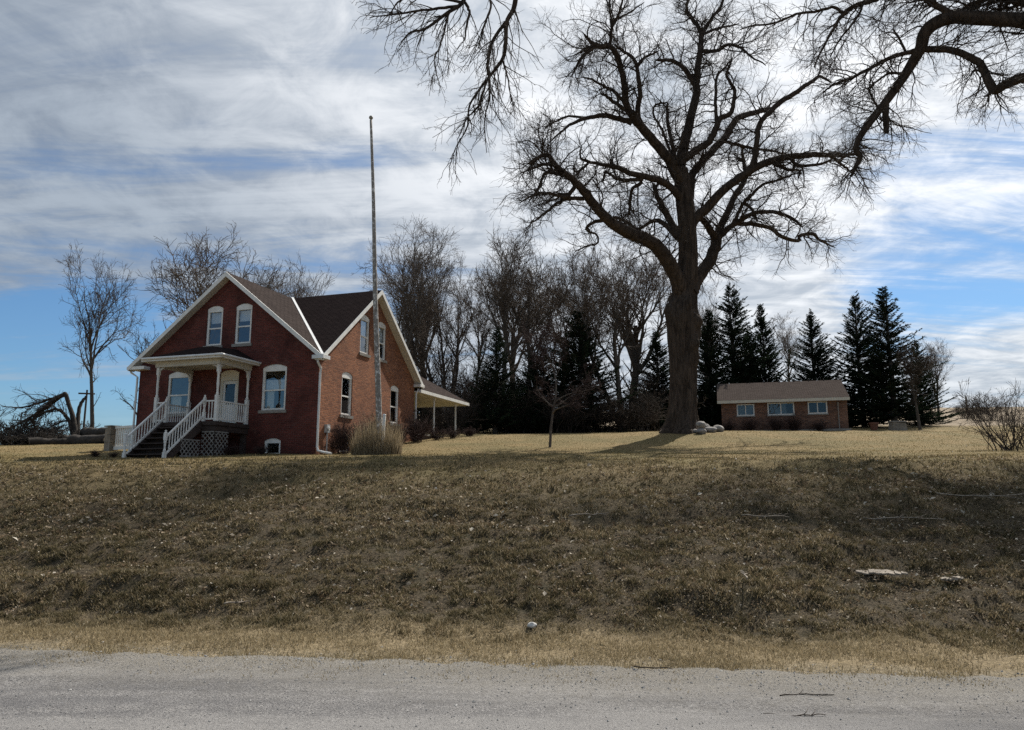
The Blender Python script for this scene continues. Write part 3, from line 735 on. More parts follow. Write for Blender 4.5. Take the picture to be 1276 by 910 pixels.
# lattice under the porch
def lattice(p, q, z0, z1, nrm):
    m = MB(); p = np.array(p, float); q = np.array(q, float); Lw = np.linalg.norm(q-p); u = (q-p)/Lw; h = z1-z0; n = np.array(nrm, float)
    sp_ = .21
    for sgn, off in ((1, 0.), (-1, .009)):
        t = -h
        while t < Lw+h:
            # diagonal strip from (t, 0) going up
            a0, b0 = t, t+sgn*h
            lo, hi = 0., 1.
            d = b0-a0
            for (bd, s_) in ((0, 1), (Lw, -1)):
                # keep s_*(a0+d*x-bd) >= 0
                f0 = s_*(a0-bd); f1 = s_*(a0+d-bd)
                if f0 < 0 and f1 < 0: lo, hi = 1, 0
                elif f0 < 0: lo = max(lo, f0/(f0-f1))
                elif f1 < 0: hi = min(hi, f0/(f0-f1))
            if hi-lo > .03:
                A = p+u*(a0+d*lo)+(0, 0, z0+h*lo)+n*off; B = p+u*(a0+d*hi)+(0, 0, z0+h*hi)+n*off
                m.bar(A, B, .006, .042, up=np.cross(B-A, n))
            t += sp_
    m.bar(p+(0, 0, z1)+n*.006, q+(0, 0, z1)+n*.006, .02, .05); m.bar(p+(0, 0, z0+.02)+n*.006, q+(0, 0, z0+.02)+n*.006, .02, .05)
    m.build('lattice_panel', 'old_white_paint', house)
lattice((sx1+.05, -PD-.03, 0), (x1p-.02, -PD-.03, 0), -.12, FL-.42, (0, -1, 0))
lattice((x1p+.01, -PD+.0, 0), (x1p+.01, -PD+.75, 0), -.12, FL-.42, (1, 0, 0))
lattice((sx1+.045, -PD-.12, 0), (sx1+.045, -PD-1.15, 0), -.14, .52, (1, 0, 0))

# ---- rear porch
ry0, ry1, rx0, rx1 = L_+.02, 15.6, -6.0, .02; RE = 3.72
m = MB(); m.box((rx0, ry0, .6), (rx1, ry1, 1.42)); o = m.build('rear_porch_base', 'dark_wood', house)
m = MB(); a_, b_, c_, d_ = (rx1+.34, ry0, RE), (rx1+.34, ry1+.34, RE), (rx0-.3, ry1+.34, RE), (rx0-.3, ry0, RE)
r0, r1 = (-2.9, ry0, RE+2.05), (-2.9, ry1-2.6, RE+2.05)
for poly in ([a_, b_, r1, r0], [b_, c_, r1], [c_, d_, r0, r1]): m.prism(poly, (0, 0, .06))
m.build('rear_porch_roof', 'roof_shingle', house)
m = MB(); m.box((rx1+.26, ry0+.002, RE-.14), (rx1+.37, ry1+.37, RE+.03)); m.box((rx0-.3, ry1+.26, RE-.14), (rx1+.257, ry1+.37, RE+.03)); m.build('rear_porch_fascia', 'white_paint', house)
m = MB(); m.box((rx0, ry0+.004, RE-.10), (rx1+.255, ry1+.255, RE-.04)); m.build('rear_porch_ceiling', 'cream_paint', house)
for (x, y) in ((rx1-.1, 11.75), (rx1-.1, 14.9), (rx1-3., 15.4)):
    m = MB(); m.box((x-.07, y-.07, 1.42), (x+.07, y+.07, 1.62)); m.tube([(x, y, 1.62), (x, y, 2.6), (x, y, RE-.24)], [.055, .05, .05], 10); m.box((x-.07, y-.07, RE-.24), (x+.07, y+.07, RE-.102)); m.build('rear_porch_post', 'white_paint', house)
m = MB(); m.box((rx1-.06, ry0+.1, 1.421), (rx1+.06, ry1, 1.50)); m.build('rear_porch_kerb', 'stone_sill', house)

# ------------------------------------------------------------------ brick outbuilding
SY = R(16)
shc = on_ground(898, 51.3); shc[2] = ground_z(np.array([shc[0]+4]), np.array([50.]))[0]+.05
SW, SD, SH = 8.2, 5.6, 2.05
shed = empty('brick_outbuilding', shc, -SY, 'long low brick outbuilding with three white windows beside the spruces', 'outbuilding')
def swin(c, wd, z0, z1, split=True, curt=None):
    fr = MB(); b = .075
    for (u0, w0, u1, w1) in ((c-wd/2, z0, c-wd/2+b, z1), (c+wd/2-b, z0, c+wd/2, z1), (c-wd/2+b+.001, z0, c+wd/2-b-.001, z0+b), (c-wd/2+b+.001, z1-b, c+wd/2-b-.001, z1), (c-.03, z0+b+.001, c+.03, z1-b-.001)):
        fr.box((u0, -.02, w0), (u1, .06, w1))
    f = fr.build('window', 'white_paint', shed)
    for u0, u1 in ((c-wd/2+b, c-.03), (c+.03, c+wd/2-b)):
        p = MB(); p.poly([(u0, .03, z0+b), (u1, .03, z0+b), (u1, .03, z1-b), (u0, .03, z1-b)]); p.build('pane', 'dull_glass', f)
    if curt:
        for (u0, u1) in curt:
            p = MB(); A, B_ = c-wd/2+b+(wd-2*b)*u0, c-wd/2+b+(wd-2*b)*u1
            p.box((A, .09, z0+b), (B_, .10, z1-b)); p.build('curtain', 'grey_curtain', f)
    s = MB(); s.box((c-wd/2-.05, -.06, z0-.08), (c+wd/2+.05, .06, z0-.003)); s.build('sill', 'stone_sill', f)
    return [(c-wd/2-.002, z0-.001), (c+wd/2+.002, z0-.001), (c+wd/2+.002, z1+.001), (c-wd/2-.002, z1+.001)]
holes = [swin(1.72, 1.16, 1.05, 1.86, curt=[(0, 1)]), swin(4.02, 1.72, 1.05, 1.90, curt=[(0, .5), (.5, .72)]), swin(6.35, 1.22, 1.08, 1.90)]
wall_with_holes('wall', [(.12, -.8), (SW, -.8), (SW, SH), (.12, SH)], holes, lambda u, w, d: (u, d, w), .2, 'shed_brick', shed)
AP = SH+1.55
m = MB(); m.poly([(SW, 0, -.8), (SW, SD, -.8), (SW, SD, SH), (SW, SD/2, AP-.12), (SW, 0, SH)]); m.build('gable_wall', 'shed_brick', shed)
m = MB(); m.poly([(.12, 0, -.8), (.12, 0, SH), (.12, SD/2, AP-.12), (.12, SD, SH), (.12, SD, -.8)]); m.build('gable_wall', 'shed_brick', shed)
m = MB(); m.poly([(.12, SD, -.8), (.12, SD, SH), (SW, SD, SH), (SW, SD, -.8)]); m.build('rear_wall', 'shed_brick', shed)
m = MB(); hx0, hx1 = -.14, SW+.12
m.prism([(hx0, -.38, SH-.02), (hx1, -.38, SH-.02), (hx1, SD/2, AP), (hx0, SD/2, AP)], (0, 0, .09))
m.prism([(hx0, SD/2, AP), (hx1, SD/2, AP), (hx1, SD+.38, SH-.02), (hx0, SD+.38, SH-.02)], (0, 0, .09))
m.build('roof', 'shed_shingle', shed)
m = MB(); m.box((hx0, -.43, SH-.15), (hx1, -.385, SH+.05)); m.build('fascia', 'soffit_paint', shed)
m = MB(); m.box((hx0+.01, -.38, SH-.09), (hx1-.01, -.003, SH-.03)); m.build('soffit', 'dark_wood', shed)
m = MB(); m.tube([(7.62, -.08, 1.72), (7.62, -.08, .0), (7.62, -.08, -.6)], .035, 8); m.tube([(7.62, -.08, 1.66), (7.62, -.08, 1.82)], .06, 8); m.build('vent_pipe', 'stone_sill', shed)
for i in range(6):
    x = 2.2+i*1.0
    m = MB(); m.tube([(x, SD/2, AP+.05), (x, SD/2, AP+.17)], [.05, .035], 6); m.build('ridge_vent', 'shed_shingle', shed)
m = MB(); m.box((.0, -.5, -.5), (SW+.1, -.02, .02)); m.build('foundation_ledge', 'stone_sill', shed)

# ------------------------------------------------------------------ the old cottonwood (limbs follow the real ones, each at its own distance)
def tree_object(name, label, cat_, base, rz=0, group=None): return empty(name, base, rz, label, cat_, group)
TD = 39.0
trunk_tr = [(848, 556, 27), (848.5, 545, 25.5), (849.5, 534, 22.5), (851, 515, 20), (851.5, 490, 18.6), (852, 460, 17.6), (852, 435, 18.6), (851, 410, 20.8), (850, 396, 22), (851, 383, 19.8), (853, 371, 16.5), (854.5, 358, 14.8), (855.5, 345, 13.8), (857, 320, 13), (857, 297, 12.6), (856, 275, 12.2), (854, 255, 11.8), (851, 232, 10.5), (848, 210, 9)]
T1 = [trunk_tr,
 [(851, 372, 12), (843, 347, 9.5), (832, 325, 9.5), (812.7, 303, 8.8), (783.7, 290, 8), (759.5, 275.5, 7), (740, 255, 6.2), (725.7, 235.6, 5.5), (708.8, 220, 4.5), (692, 206.6, 3.8), (683.4, 193.3, 3), (670, 197, 2.3), (658, 205, 1.5)],
 [(708.8, 220, 2.8), (692, 216, 2.4), (680, 216, 2), (670, 236, 1.6), (658, 252.5, 1)],
 [(695, 208, 2.4), (680, 205, 2), (663, 210, 1.4), (648, 216, .9)],
 [(727, 247.7, 2.8), (706, 248, 2.4), (689.4, 257, 2), (675, 269.4, 1.5), (660, 278, .9)],
 [(717, 232, 3), (706, 245, 2.6), (687, 241.6, 2), (668, 241.6, 1.5), (648, 252.5, .9)],
 [(754.7, 274, 3), (740, 277, 2.2), (730.5, 286, 1.8), (742.6, 292, 1.4), (745, 303, 1.2), (730, 307, 1), (716, 314, .7)],
 [(844, 296, 4), (826, 278, 3.2), (812.7, 275.5, 2.6), (798, 285, 2), (791, 284, 2), (774, 273, 2.2), (762, 271, 2)],
 [(849, 298, 6), (835.7, 276.7, 4.6), (825, 257, 4.2), (818.8, 245, 3), (812.7, 228, 1.6)],
 [(853, 252, 6), (839, 237, 4.8), (825, 226, 4.5), (808, 221, 4.2), (786, 216, 3.6), (769, 209, 3.2), (750, 205, 2.5), (730.5, 200.5, 1.8), (723, 195.7, 1.4), (724.5, 180, .9)],
 [(800.6, 223.5, 2.8), (779, 224.7, 2.5), (767, 222, 2), (754.7, 214, 1.8), (752, 228, 1)],
 [(800, 227, 2.6), (788.5, 235.6, 2.2), (785, 250, 2), (783.7, 269.4, 1.4)],
 [(733, 203, 1.8), (721, 214, 1.4), (713.6, 211.4, 1)],
 [(851, 232, 7.5), (840, 212, 7), (833.8, 199, 6.8), (816, 178, 6.2), (798.7, 158, 5.8), (787.7, 145, 5.2), (780, 129.7, 4.8), (779, 110, 4.4), (774.5, 88, 4), (768, 68, 3.8), (760, 58, 3.4), (746, 57.6, 3), (736, 51.6, 2.4), (727, 41.8, 1.4)],
 [(787.7, 154, 3.8), (772, 148, 3.6), (752.5, 144, 3.2), (732.7, 147, 2.6), (713, 154, 2), (700, 164, 1.5), (684, 178, .9)],
 [(732, 147, 1.8), (708.6, 145, 1.5), (693, 151.6, 1.2), (680, 158, .8)],
 [(800, 159, 4.2), (795, 140.7, 3.6), (797.6, 114, 3.2), (795, 92, 2.8), (790, 74.7, 2.4), (776.7, 63.7, 1.8), (765, 56, 1.2)],
 [(794, 81, 2.2), (803, 72.5, 1.8), (820.7, 63.7, 1)],
 [(781, 132, 2.5), (768, 116.5, 2.2), (752.5, 107.7, 1.8), (737, 99, 1.4), (724, 96.7, .9)],
 [(778, 137, 2.7), (765.7, 127.5, 2.5), (752.5, 117.6, 1.9)],
 [(760, 58, 2.5), (762, 37, 2.1), (768, 24, 1.7), (774.5, 6.6, 1.4), (777, -25, .9)],
 [(762, 34, 1.8), (760, 11, 1.4), (758, -20, .9)],
 [(742.6, 58, 2), (728, 69, 1.7), (717, 85.7, 1.4), (711, 96.7, .9)],
 [(768, 24, 1.4), (785.5, 15.4, 1.1), (803, 3, .7)],
 [(841, 200, 3), (837, 176, 2.6), (831.6, 151.6, 2.3), (831.6, 128.6, 2)],
 [(836, 192, 2), (823, 158, 1.6), (815, 145, 1.5), (816, 132, 1.4), (831.6, 127.5, 1.4)],
 [(847, 208, 7.6), (853.6, 176, 6.4), (860, 149.5, 5.8), (867, 121, 5.2), (868, 101, 4.8), (871, 72.5, 4), (874.5, 46, 3.4), (870, 33, 2.8), (858, 17.6, 2.4), (856, 9, 2), (863, -20, 1.4)],
 [(874.5, 46, 3), (878, 37, 2.8), (889, 20, 2.3), (900, 4.4, 2), (905, -20, 1.3)],
 [(866, 106, 4), (853.6, 87, 3.2), (838, 76, 2.6), (816, 74.7, 1.8)],
 [(871, 64, 2.8), (890.5, 64, 2.4), (908, 56, 2.1), (923.5, 60, 1.8), (934.5, 70, 1.4), (954, 81, .8)],
 [(877, 42, 2), (897, 35, 1.6), (921, 30, .9)],
 [(846, 205, 5), (853, 199, 5), (868.6, 187, 4.8), (884, 176, 4.6), (893, 158, 4), (898, 147, 3.6), (910, 142, 3.2), (913.6, 130, 2.8), (915, 112, 2.3), (905, 92, 1.8), (912.5, 75, 1.1)],
 [(893, 154, 2.6), (891.6, 130, 2.2), (893, 97, 1.8), (904, 83.5, 1.4), (913, 72, .9)],
 [(856, 278, 6.5), (858.7, 252, 5.8), (861, 230, 5.4), (864, 215, 5.2), (875, 202, 5), (890.5, 184, 4.8), (904, 171, 4.6), (917, 149.5, 4.2), (932, 143, 3.8), (963, 134, 3)],
 [(858, 285, 7.5), (868.6, 270, 6.6), (879.6, 261, 6.2), (895, 243.5, 5.8), (912.5, 228, 5.4), (934.5, 213, 5.2), (954, 203, 5), (980.7, 196, 4.5), (1002.6, 194, 4), (1027, 193, 3.3), (1046.6, 194, 2.6), (1064, 192, 1.6)],
 [(930, 214, 4), (939, 202, 3.8), (943, 176, 3.6), (946.6, 154, 3.4), (958.7, 140.7, 3.4), (972, 127.5, 3.6), (994, 114, 3.2), (1011, 102, 2.7), (1022, 95.6, 2), (1036, 104, 1.1)],
 [(985, 197, 2.4), (994, 206, 2.2), (1020, 205, 1.8), (1036, 199, 1.2)],
 [(1032, 194, 2.2), (1040, 198, 2), (1051, 207, 1.7), (1061, 214, 1)],
 [(960, 202, 2.4), (967.5, 206, 2.2), (983, 211.6, 2), (996, 213, 1.6), (994, 224, .9)],
 [(900, 175, 2.4), (912, 179, 2.2), (926, 182, 2), (943, 186, 1.8), (963, 188.6, 1.5), (982, 193, 1)],
 [(860, 365, 10), (866, 352, 8.6), (877, 336, 8), (888, 318, 7.4), (893, 300.6, 6.8), (895, 289.7, 5), (906, 265.5, 4.3), (917, 241, 3.8), (928, 223.7, 3.2), (927, 204, 2.4), (923.5, 182, 1.6)],
 [(893, 300, 5), (888, 292, 4.8), (879.6, 278.7, 4.2), (868.6, 267.7, 3.8)],
 [(894, 299, 4.5), (899, 292, 4.2), (912.5, 281, 3.6), (928, 272, 3), (941, 265.5, 2.8), (958.7, 264, 2.6), (974, 266.6, 2.4), (989.5, 274, 1.9), (1000, 283, 1.2)],
 [(915, 279, 3.2), (923.5, 278.7, 3), (943, 280, 2.8), (961, 285, 2.6), (972, 294, 2.5), (994, 300.6, 2.3), (997, 294, 2.1), (1013.6, 292, 2.4), (1022, 299.6, 1.5), (1042, 309.5, .8)],
 [(913, 280, 2.6), (919, 268, 2.4), (926, 254.5, 2.3), (936.7, 243.5, 2), (950, 230, 1.8), (972, 223.7, 1.5), (989.5, 217, 1.1)],
 [(926, 252, 2), (936.7, 261, 1.8), (944, 276.5, 1.4)]]
trunk_tr[:] = [(x, y, r*.93) for x, y, r in trunk_tr]
limbs, smp = place_limbs(T1, TD, 11, .75, 7., True, .25)
tb = on_ground(850, TD)
ctree = tree_object('cottonwood_tree', 'huge bare old cottonwood with a burly furrowed trunk and spreading limbs', 'tree', tb)
# trunk: dense rings with furrows, burls and a flared foot
P0, R0 = limbs[0]
tt = np.linspace(0, 1, 240); i_ = np.minimum((tt*(len(P0)-1)).astype(int), len(P0)-2); f_ = (tt*(len(P0)-1)-i_)[:, None]
PC = P0[i_]*(1-f_)+P0[i_+1]*f_; RC = R0[i_]*(1-f_[:, 0])+R0[i_+1]*f_[:, 0]
m_ = 170; a_ = 2*np.pi*np.arange(m_)/m_
hh = PC[:, 2]-tb[2]
A_, H_ = np.meshgrid(a_, hh); ring = RC[:, None]*np.ones_like(A_)
ring *= 1+.085*vnoise(3*np.cos(A_)+7, H_*.55+3*np.sin(A_))*2 
ring -= .0; ring += .075*(.6-2*np.abs(vnoise(A_*19/2/np.pi+1.2*vnoise(A_*2, H_*.8), H_*.42+.4*vnoise(A_*5, H_*1.5)))*2)*np.clip(RC[:, None]/.8, .3, 1)+.03*vnoise(A_*60/2/np.pi, H_*1.6)
ring *= 1+np.exp(-np.clip(H_, 0, 9)/.5)*(.18+.38*np.maximum(0, np.cos(A_*5+1.3))**1.5)
for (bh, ba, br) in ((6.6, 3.5, .20), (5.9, 5.7, .24), (4.6, 5.3, .20), (6.9, 4.9, .14), (7.3, 2.9, .22), (3.9, 5.6, .13), (5.2, 6.1, .14)):
    dA = np.angle(np.exp(1j*(A_-ba))); ring += 1.15*br*np.exp(-((H_-bh)/.38)**2-(dA/.34)**2)
V = np.stack([PC[:, 0][:, None]+ring*np.cos(A_), PC[:, 1][:, None]+ring*np.sin(A_), PC[:, 2][:, None]+0*A_], -1)-tb
ii = np.arange(V.shape[0]*m_).reshape(-1, m_); nx_ = np.roll(ii, -1, 1)
tq = np.stack([ii[:-1], nx_[:-1], nx_[1:], ii[1:]], -1).reshape(-1, 4)
LG = []
for P, r in limbs[1:]:
    r = r.copy(); r[-1] *= .5
    LG.append((P[None]-tb, r[None], 12))
lv, lq = tubes_np(LG)
tv = V.reshape(-1, 3)
o = mesh_np('trunk', np.concatenate([tv, lv]), np.concatenate([tq, lq+len(tv)]), mat='old_bark', parent=ctree)
rg = np.random.default_rng(5)
LP = cat(*[(P[None]-tb, r[None]) for P, r in limbs[1:]])
b2 = grow(LP, 640, (1.0, 3.8), (35, 80), 8, .5, .05, .012, .24, (0, 0, .03), .08, rg, 1.)
b3 = grow(cat(b2, LP), 4200, (.7, 2.0), (25, 70), 6, .55, .018, .007, .24, (0, 0, .03), .12, rg, 1.)
b4 = grow(cat(b3, b2), 13000, (.35, 1.15), (25, 65), 4, .6, .009, .0048, .2, (0, 0, .02), .2, rg)
b5 = grow(b4, 11000, (.2, .65), (25, 60), 3, .6, .006, .0038, .2, (0, 0, .02), .3, rg)
v, q = tubes_np([(*b2, 6), (*b3, 4), (*b4, 3), (*b5, 3)])
mesh_np('crown', v, q, mat='twig', parent=ctree)

# ------------------------------------------------------------------ roadside tree whose limbs hang into the picture from the right and above
ND = 27.0
N1 = [[(1330, 38, 11), (1276, 26.5, 10), (1247.7, 24, 9.6), (1214.8, 22.7, 9.2), (1187, 21.5, 9), (1164, 30, 8.8), (1151.6, 43, 8.2), (1148, 58, 7.6), (1140, 73, 7), (1126, 96, 6), (1106, 124, 5.4), (1088.5, 146.6, 4.8), (1070.8, 172, 4.2), (1067, 187, 4), (1072, 196, 3.6), (1066, 208, 2.8), (1060.7, 220, 1.6)],
 [(1104, 126, 4.2), (1103.6, 135, 4.2), (1104, 152, 4), (1105, 166, 3.2)],
 [(1149, 62, 3.6), (1126, 67, 3), (1101, 76, 2.7), (1083, 86, 2.4), (1063, 96, 2), (1038, 106, 1.5), (1025, 115, 1)],
 [(1150, 60, 4.6), (1158, 61.5, 4.4), (1182, 62, 4.4), (1204.7, 69.5, 4.6), (1222, 81, 5), (1231, 98.6, 5.4), (1239, 112.5, 6), (1252.7, 106, 6), (1276, 97, 6.6), (1330, 83, 8)],
 [(1190, 20, 5), (1177, 13, 4.5), (1162, 4, 4), (1149, -3, 3.6), (1120, -22, 3), (1100, -8, 3), (1091, 0, 3), (1068, 6, 2.8), (1050.5, 17.7, 2.4), (1038, 38, 1.9), (1028, 55.6, 1.5), (1015, 83, .9)],
 [(1050, 16, 2.2), (1038, 9, 2), (1015, 15, 1.8), (994, 17.6, 1.6), (967.5, 28.6, 1.4), (939, 32, 1.2), (921, 37, .7)],
 [(1128, 64, 1.8), (1120, 47, 1.5), (1112, 36, 1)], [(1095, 137, 1.6), (1087, 122, 1.4), (1082, 112, .9)],
 [(1226, 88, 1.8), (1215, 88, 1.6), (1212, 90, 1)], [(1238, 114, 2.2), (1230, 119, 1.4), (1226, 120, .8)],
 [(1124, 92, 2), (1108, 92, 1.6), (1092, 102, 1.3), (1080, 112, .8)], [(1075, 6, 1.8), (1068, 22, 1.5), (1050, 45, 1.2), (1034, 70, .8)]]
nl, nsmp = place_limbs(N1, ND, 4, .5, 3., False, .2)
NB = np.array([23.6, 26.0, 0]); NB[2] = gz(NB[0], NB[1])
ntree = tree_object('roadside_cottonwood', 'bare tree standing outside the frame, its crooked limbs reaching in at the top right', 'tree', NB)
def limb3(pts, r, m=22):
    P = catmull(pts, m); x = np.linspace(0, 1, m); return P, np.interp(x, np.linspace(0, 1, len(r)), r)
e1 = nl[0][0][0]; e2 = nl[3][0][-1]
ntr = limb3([NB+(0, 0, -.3), NB+(0, 0, 1.2), NB+(.1, .1, 4), NB+(-.1, .3, 8), NB+(.1, .5, 13), NB+(.3, .8, 18), NB+(.5, 1.2, 24)], [1.05, .85, .75, .68, .55, .38, .14], 40)
nex = [limb3([NB+(0, .4, 15.), (e1+NB+(0, .4, 16.5))/2+(.0, 0, .3), e1], [.5, .40, nl[0][1][0]], 10), limb3([NB+(0, .3, 12.2), (e2+NB+(0, .3, 13.6))/2, e2], [.4, .32, nl[3][1][-1]], 10)]
for (h_, dx, dy, dz, r_) in ((16, -4, -7, 5, .30), (18, 5, -5, 6, .28), (14, 4, -7, 4, .3), (19, -3, 5, 6, .25), (15, 7, 3, 5, .3), (20, -6, -2, 7, .26), (13, 2, -8, 3, .25)):
    a_ = NB+(0, .5, h_); nex.append(limb3([a_, a_+np.array((dx, dy, dz))*.5+(0, 0, .9), a_+np.array((dx, dy, dz))], [r_, r_*.7, r_*.25], 14))
for (h_, tx, ty, tz) in ((15, 18.4, 29.5, 23.5), (16.5, 19.6, 31, 26), (14, 20.4, 28.6, 22.4), (17.5, 21.5, 32, 24), (16, 17.6, 31.5, 25.5)):  # upper limbs out of view, added to throw shade on the right bank
    a_ = NB+(0, .6, h_); b_ = np.array((tx, ty, tz)); nex.append(limb3([a_, a_*.55+b_*.45+(0, 0, 1.2), b_], [.34, .26, .09], 14))
allN = nl+nex
v, q = tubes_np([(ntr[0][None]-NB, ntr[1][None], 24)]+[(P[None]-NB, r[None], 12) for P, r in allN])
mesh_np('trunk', v, q, mat='old_bark', parent=ntree)
# the drooping limb belongs to a third tree, across the road behind the viewer
OB = np.array([5.5, -7., 0]); OB[2] = gz(OB[0], OB[1])
otree = tree_object('overhanging_tree', 'bare twiggy limb drooping from the top of the picture between flagpole and big cottonwood', 'tree', OB)
pa = at(645, -30, 13.0); pb = at(586, -26, 12.6)
otr = limb3([OB+(0, 0, -.3), OB+(0, 0, 1), OB+(0, .1, 4), OB+(-.2, .3, 8), OB+(-.3, .4, 13), OB+(-.2, .2, 18)], [.8, .6, .52, .42, .25, .08], 30)
nhi = limb3([OB+(-.2, .3, 8), (4.6, -2, 12.2), (3.2, 4, 14.6), (1.6, 10, 14.0), (.7, 12.2, 12.6), pa], [.28, .22, .18, .12, .08, .05], 30)
nhj = limb3([(1.6, 10, 14.0), (.6, 11.6, 13.2), (-.2, 12.3, 12.2), pb], [.09, .07, .055, .043], 14)
PTR = [[(645, -30, 3.6), (641, 8, 3.4), (631.5, 27.5, 3), (630, 55, 2.7), (626, 74, 2.4), (609.6, 96, 2), (598.6, 110, 1.6), (585, 132, 1.3), (582, 159, 1), (568, 184, .7), (560, 209, .4)],
 [(630, 28, 2.5), (613.7, 52, 2.2), (608, 82.4, 2), (609.6, 102, 1.5), (609.6, 123.6, 1.1), (604, 150, .8), (606, 190, .4)],
 [(607, 99, 1.5), (596, 132, 1.2), (582, 148, .9), (570, 175, .5)], [(626, 74, 1.4), (632, 95, 1.1), (637, 127, .5)]]
PT2 = [[(586, -26, 3.2), (576.6, 2.7, 2.8), (557, 16.5, 2.3), (530, 36, 1.7), (510.6, 41, 1.2), (497, 58, .6)],
 [(570, 8, 2.2), (543.6, 11, 1.8), (519, 13.7, 1.5), (488.7, 18, 1.1), (461, 22, .6)],
 [(579, 3, 2.2), (585, 14, 1.9), (582, 27.5, 1.6), (579, 49.5, 1)],
 [(560, 16, 1.5), (556, 28, 1.4), (549, 55, 1.1), (541, 77, .8), (549, 110, .4)],
 [(574, 3, 2), (530, -6, 1.7), (500, 0, 1.3), (485, 18, .7)], [(600, -20, 2), (612, 4, 1.6), (604, 30, 1.2), (596, 60, .6)]]
ph, psm = place_limbs(PTR, 13.0, 21, .45, 2.5, False, .1); ph2, _ = place_limbs(PT2, 12.6, 22, .45, 2.5, False, .1)
v, q = tubes_np([(otr[0][None]-OB, otr[1][None], 20)]+[(P[None]-OB, r[None], 10) for P, r in [nhi, nhj]+ph+ph2])
mesh_np('trunk', v, q, mat='old_bark', parent=otree)
rg = np.random.default_rng(15)
NP = cat(*[(P[None]-NB, r[None]) for P, r in nl])
HP = cat(*[(P[None]-OB, r[None]) for P, r in ph+ph2])
OP = cat(*[(P[None]-NB, r[None]) for P, r in nex], ((ntr[0][None]-NB)[:, 18:], ntr[1][None][:, 18:]))
c2 = grow(NP, 230, (.8, 3.0), (30, 75), 7, .5, .036, .011, .22, (0, 0, -.03), .12, rg)
c3 = grow(cat(c2, NP), 1500, (.5, 1.7), (25, 65), 6, .6, .015, .0065, .2, (0, 0, -.05), .2, rg)
c4 = grow(c3, 4200, (.25, .8), (25, 60), 4, .7, .008, .0042, .2, (0, 0, -.02), .2, rg)
h2 = grow(HP, 130, (.4, 1.5), (20, 55), 8, .6, .012, .0045, .16, (-.01, 0, -.09), .1, rg)
h3 = grow(cat(h2, HP), 420, (.25, .8), (20, 55), 6, .7, .006, .003, .15, (0, 0, -.07), .15, rg)
h4 = grow(h3, 1500, (.06, .22), (30, 65), 3, .8, .0035, .002, .15, (0, 0, .05), .2, rg)
u2 = grow(OP, 560, (1.2, 4.2), (35, 80), 8, .5, .07, .014, .2, (0, 0, .03), .25, rg)
u3 = grow(u2, 4600, (.6, 2.0), (25, 65), 5, .6, .02, .008, .2, (0, 0, .0), .2, rg)
v, q = tubes_np([(*c2, 5), (*c3, 4), (*c4, 3), (*u2, 5), (*u3, 3)])
mesh_np('crown', v, q, mat='twig', parent=ntree)
o2 = grow(cat((otr[0][None][:, 12:]-OB, otr[1][None][:, 12:]), (nhi[0][None][:, :20]-OB, nhi[1][None][:, :20])), 60, (1.2, 4), (35, 80), 8, .5, .06, .012, .2, (0, -.02, .05), .25, rg); o3 = grow(o2, 260, (.5, 1.6), (25, 65), 5, .6, .016, .006, .2, (0, 0, .02), .2, rg)
v, q = tubes_np([(*h2, 5), (*h3, 4), (*h4, 3), (*o2, 5), (*o3, 3)])
mesh_np('crown', v, q, mat='twig', parent=otree)

# ------------------------------------------------------------------ other bare trees
def tree_parts(seed, H, rt, stems=1, lean=(0, 0), fork=.35, width=.38, n1=16, n2=130, n3=700, n4=2200, ang=(25, 55), up=.05, tip=.008, crook=.12, low=.28, bias=.75, lf=1., nb=0):
    rg = np.random.default_rng(seed); lead = []
    for s in range(stems):
        m = 18; P = np.zeros((m, 3)); d = np.array([lean[0], lean[1], 1.]) + (rg.normal(size=3)*(.22, .22, 0) if stems > 1 else 0)
        P[0] = rg.normal(size=3)*(.05*stems, .05*stems, 0)*(stems > 1) + (0, 0, -.25)
        hh = H*lf*(1 if s == 0 else rg.uniform(.75, .98))
        for i in range(1, m):
            d = d+rg.normal(size=3)*crook*(.35+i/m)*.75+(-.06*d[0]*(lean[0] == 0), -.06*d[1], .06); d /= np.linalg.norm(d); P[i] = P[i-1]+d*(hh+.25)/m
        x = np.linspace(0, 1, m); lead.append((P, (rt*(1-x)**.9 if lf == 1 else rt*(1-.62*x))*(.85 if s else 1)+tip*1.5))
    # main forks of the leader
    base = cat(*[(P[None], r[None]) for P, r in lead])
    g1 = grow(base, n1, (H*width*.8, H*width*1.4), ang, 12, .72, rt*.7, tip*1.6, crook, (0, 0, up), low, rg, bias)
    if nb:
        gb = grow(g1, nb, (H*.18, H*.38), (22, 50), 10, .72, rt*.45, tip*1.4, crook, (0, 0, up), .15, rg, .9); tg = [(*g1, 8), (*gb, 6)]; g1 = cat(g1, gb)
    else: tg = [(*g1, 8)]
    g2 = grow(cat(g1, base), n2, (H*.09, H*.22), (25, 60), 8, .62, rt*.3, tip*1.2, .17, (0, 0, up), .3, rg, .85)
    g3 = grow(cat(g2, g1), n3, (H*.04, H*.12), (22, 60), 5, .6, rt*.09, tip, .18, (0, 0, up*.8), .25, rg, .85)
    g4 = grow(cat(g3, g2), n4, (H*.02, H*.06), (22, 60), 3, .7, rt*.05, tip*.8, .18, (0, 0, up*.5), .2, rg)
    tv = tubes_np([(P[None], r[None], 12) for P, r in lead]+tg); cv = tubes_np([(*g2, 5), (*g3, 3), (*g4, 3)])
    return tv, cv
_proto = {}
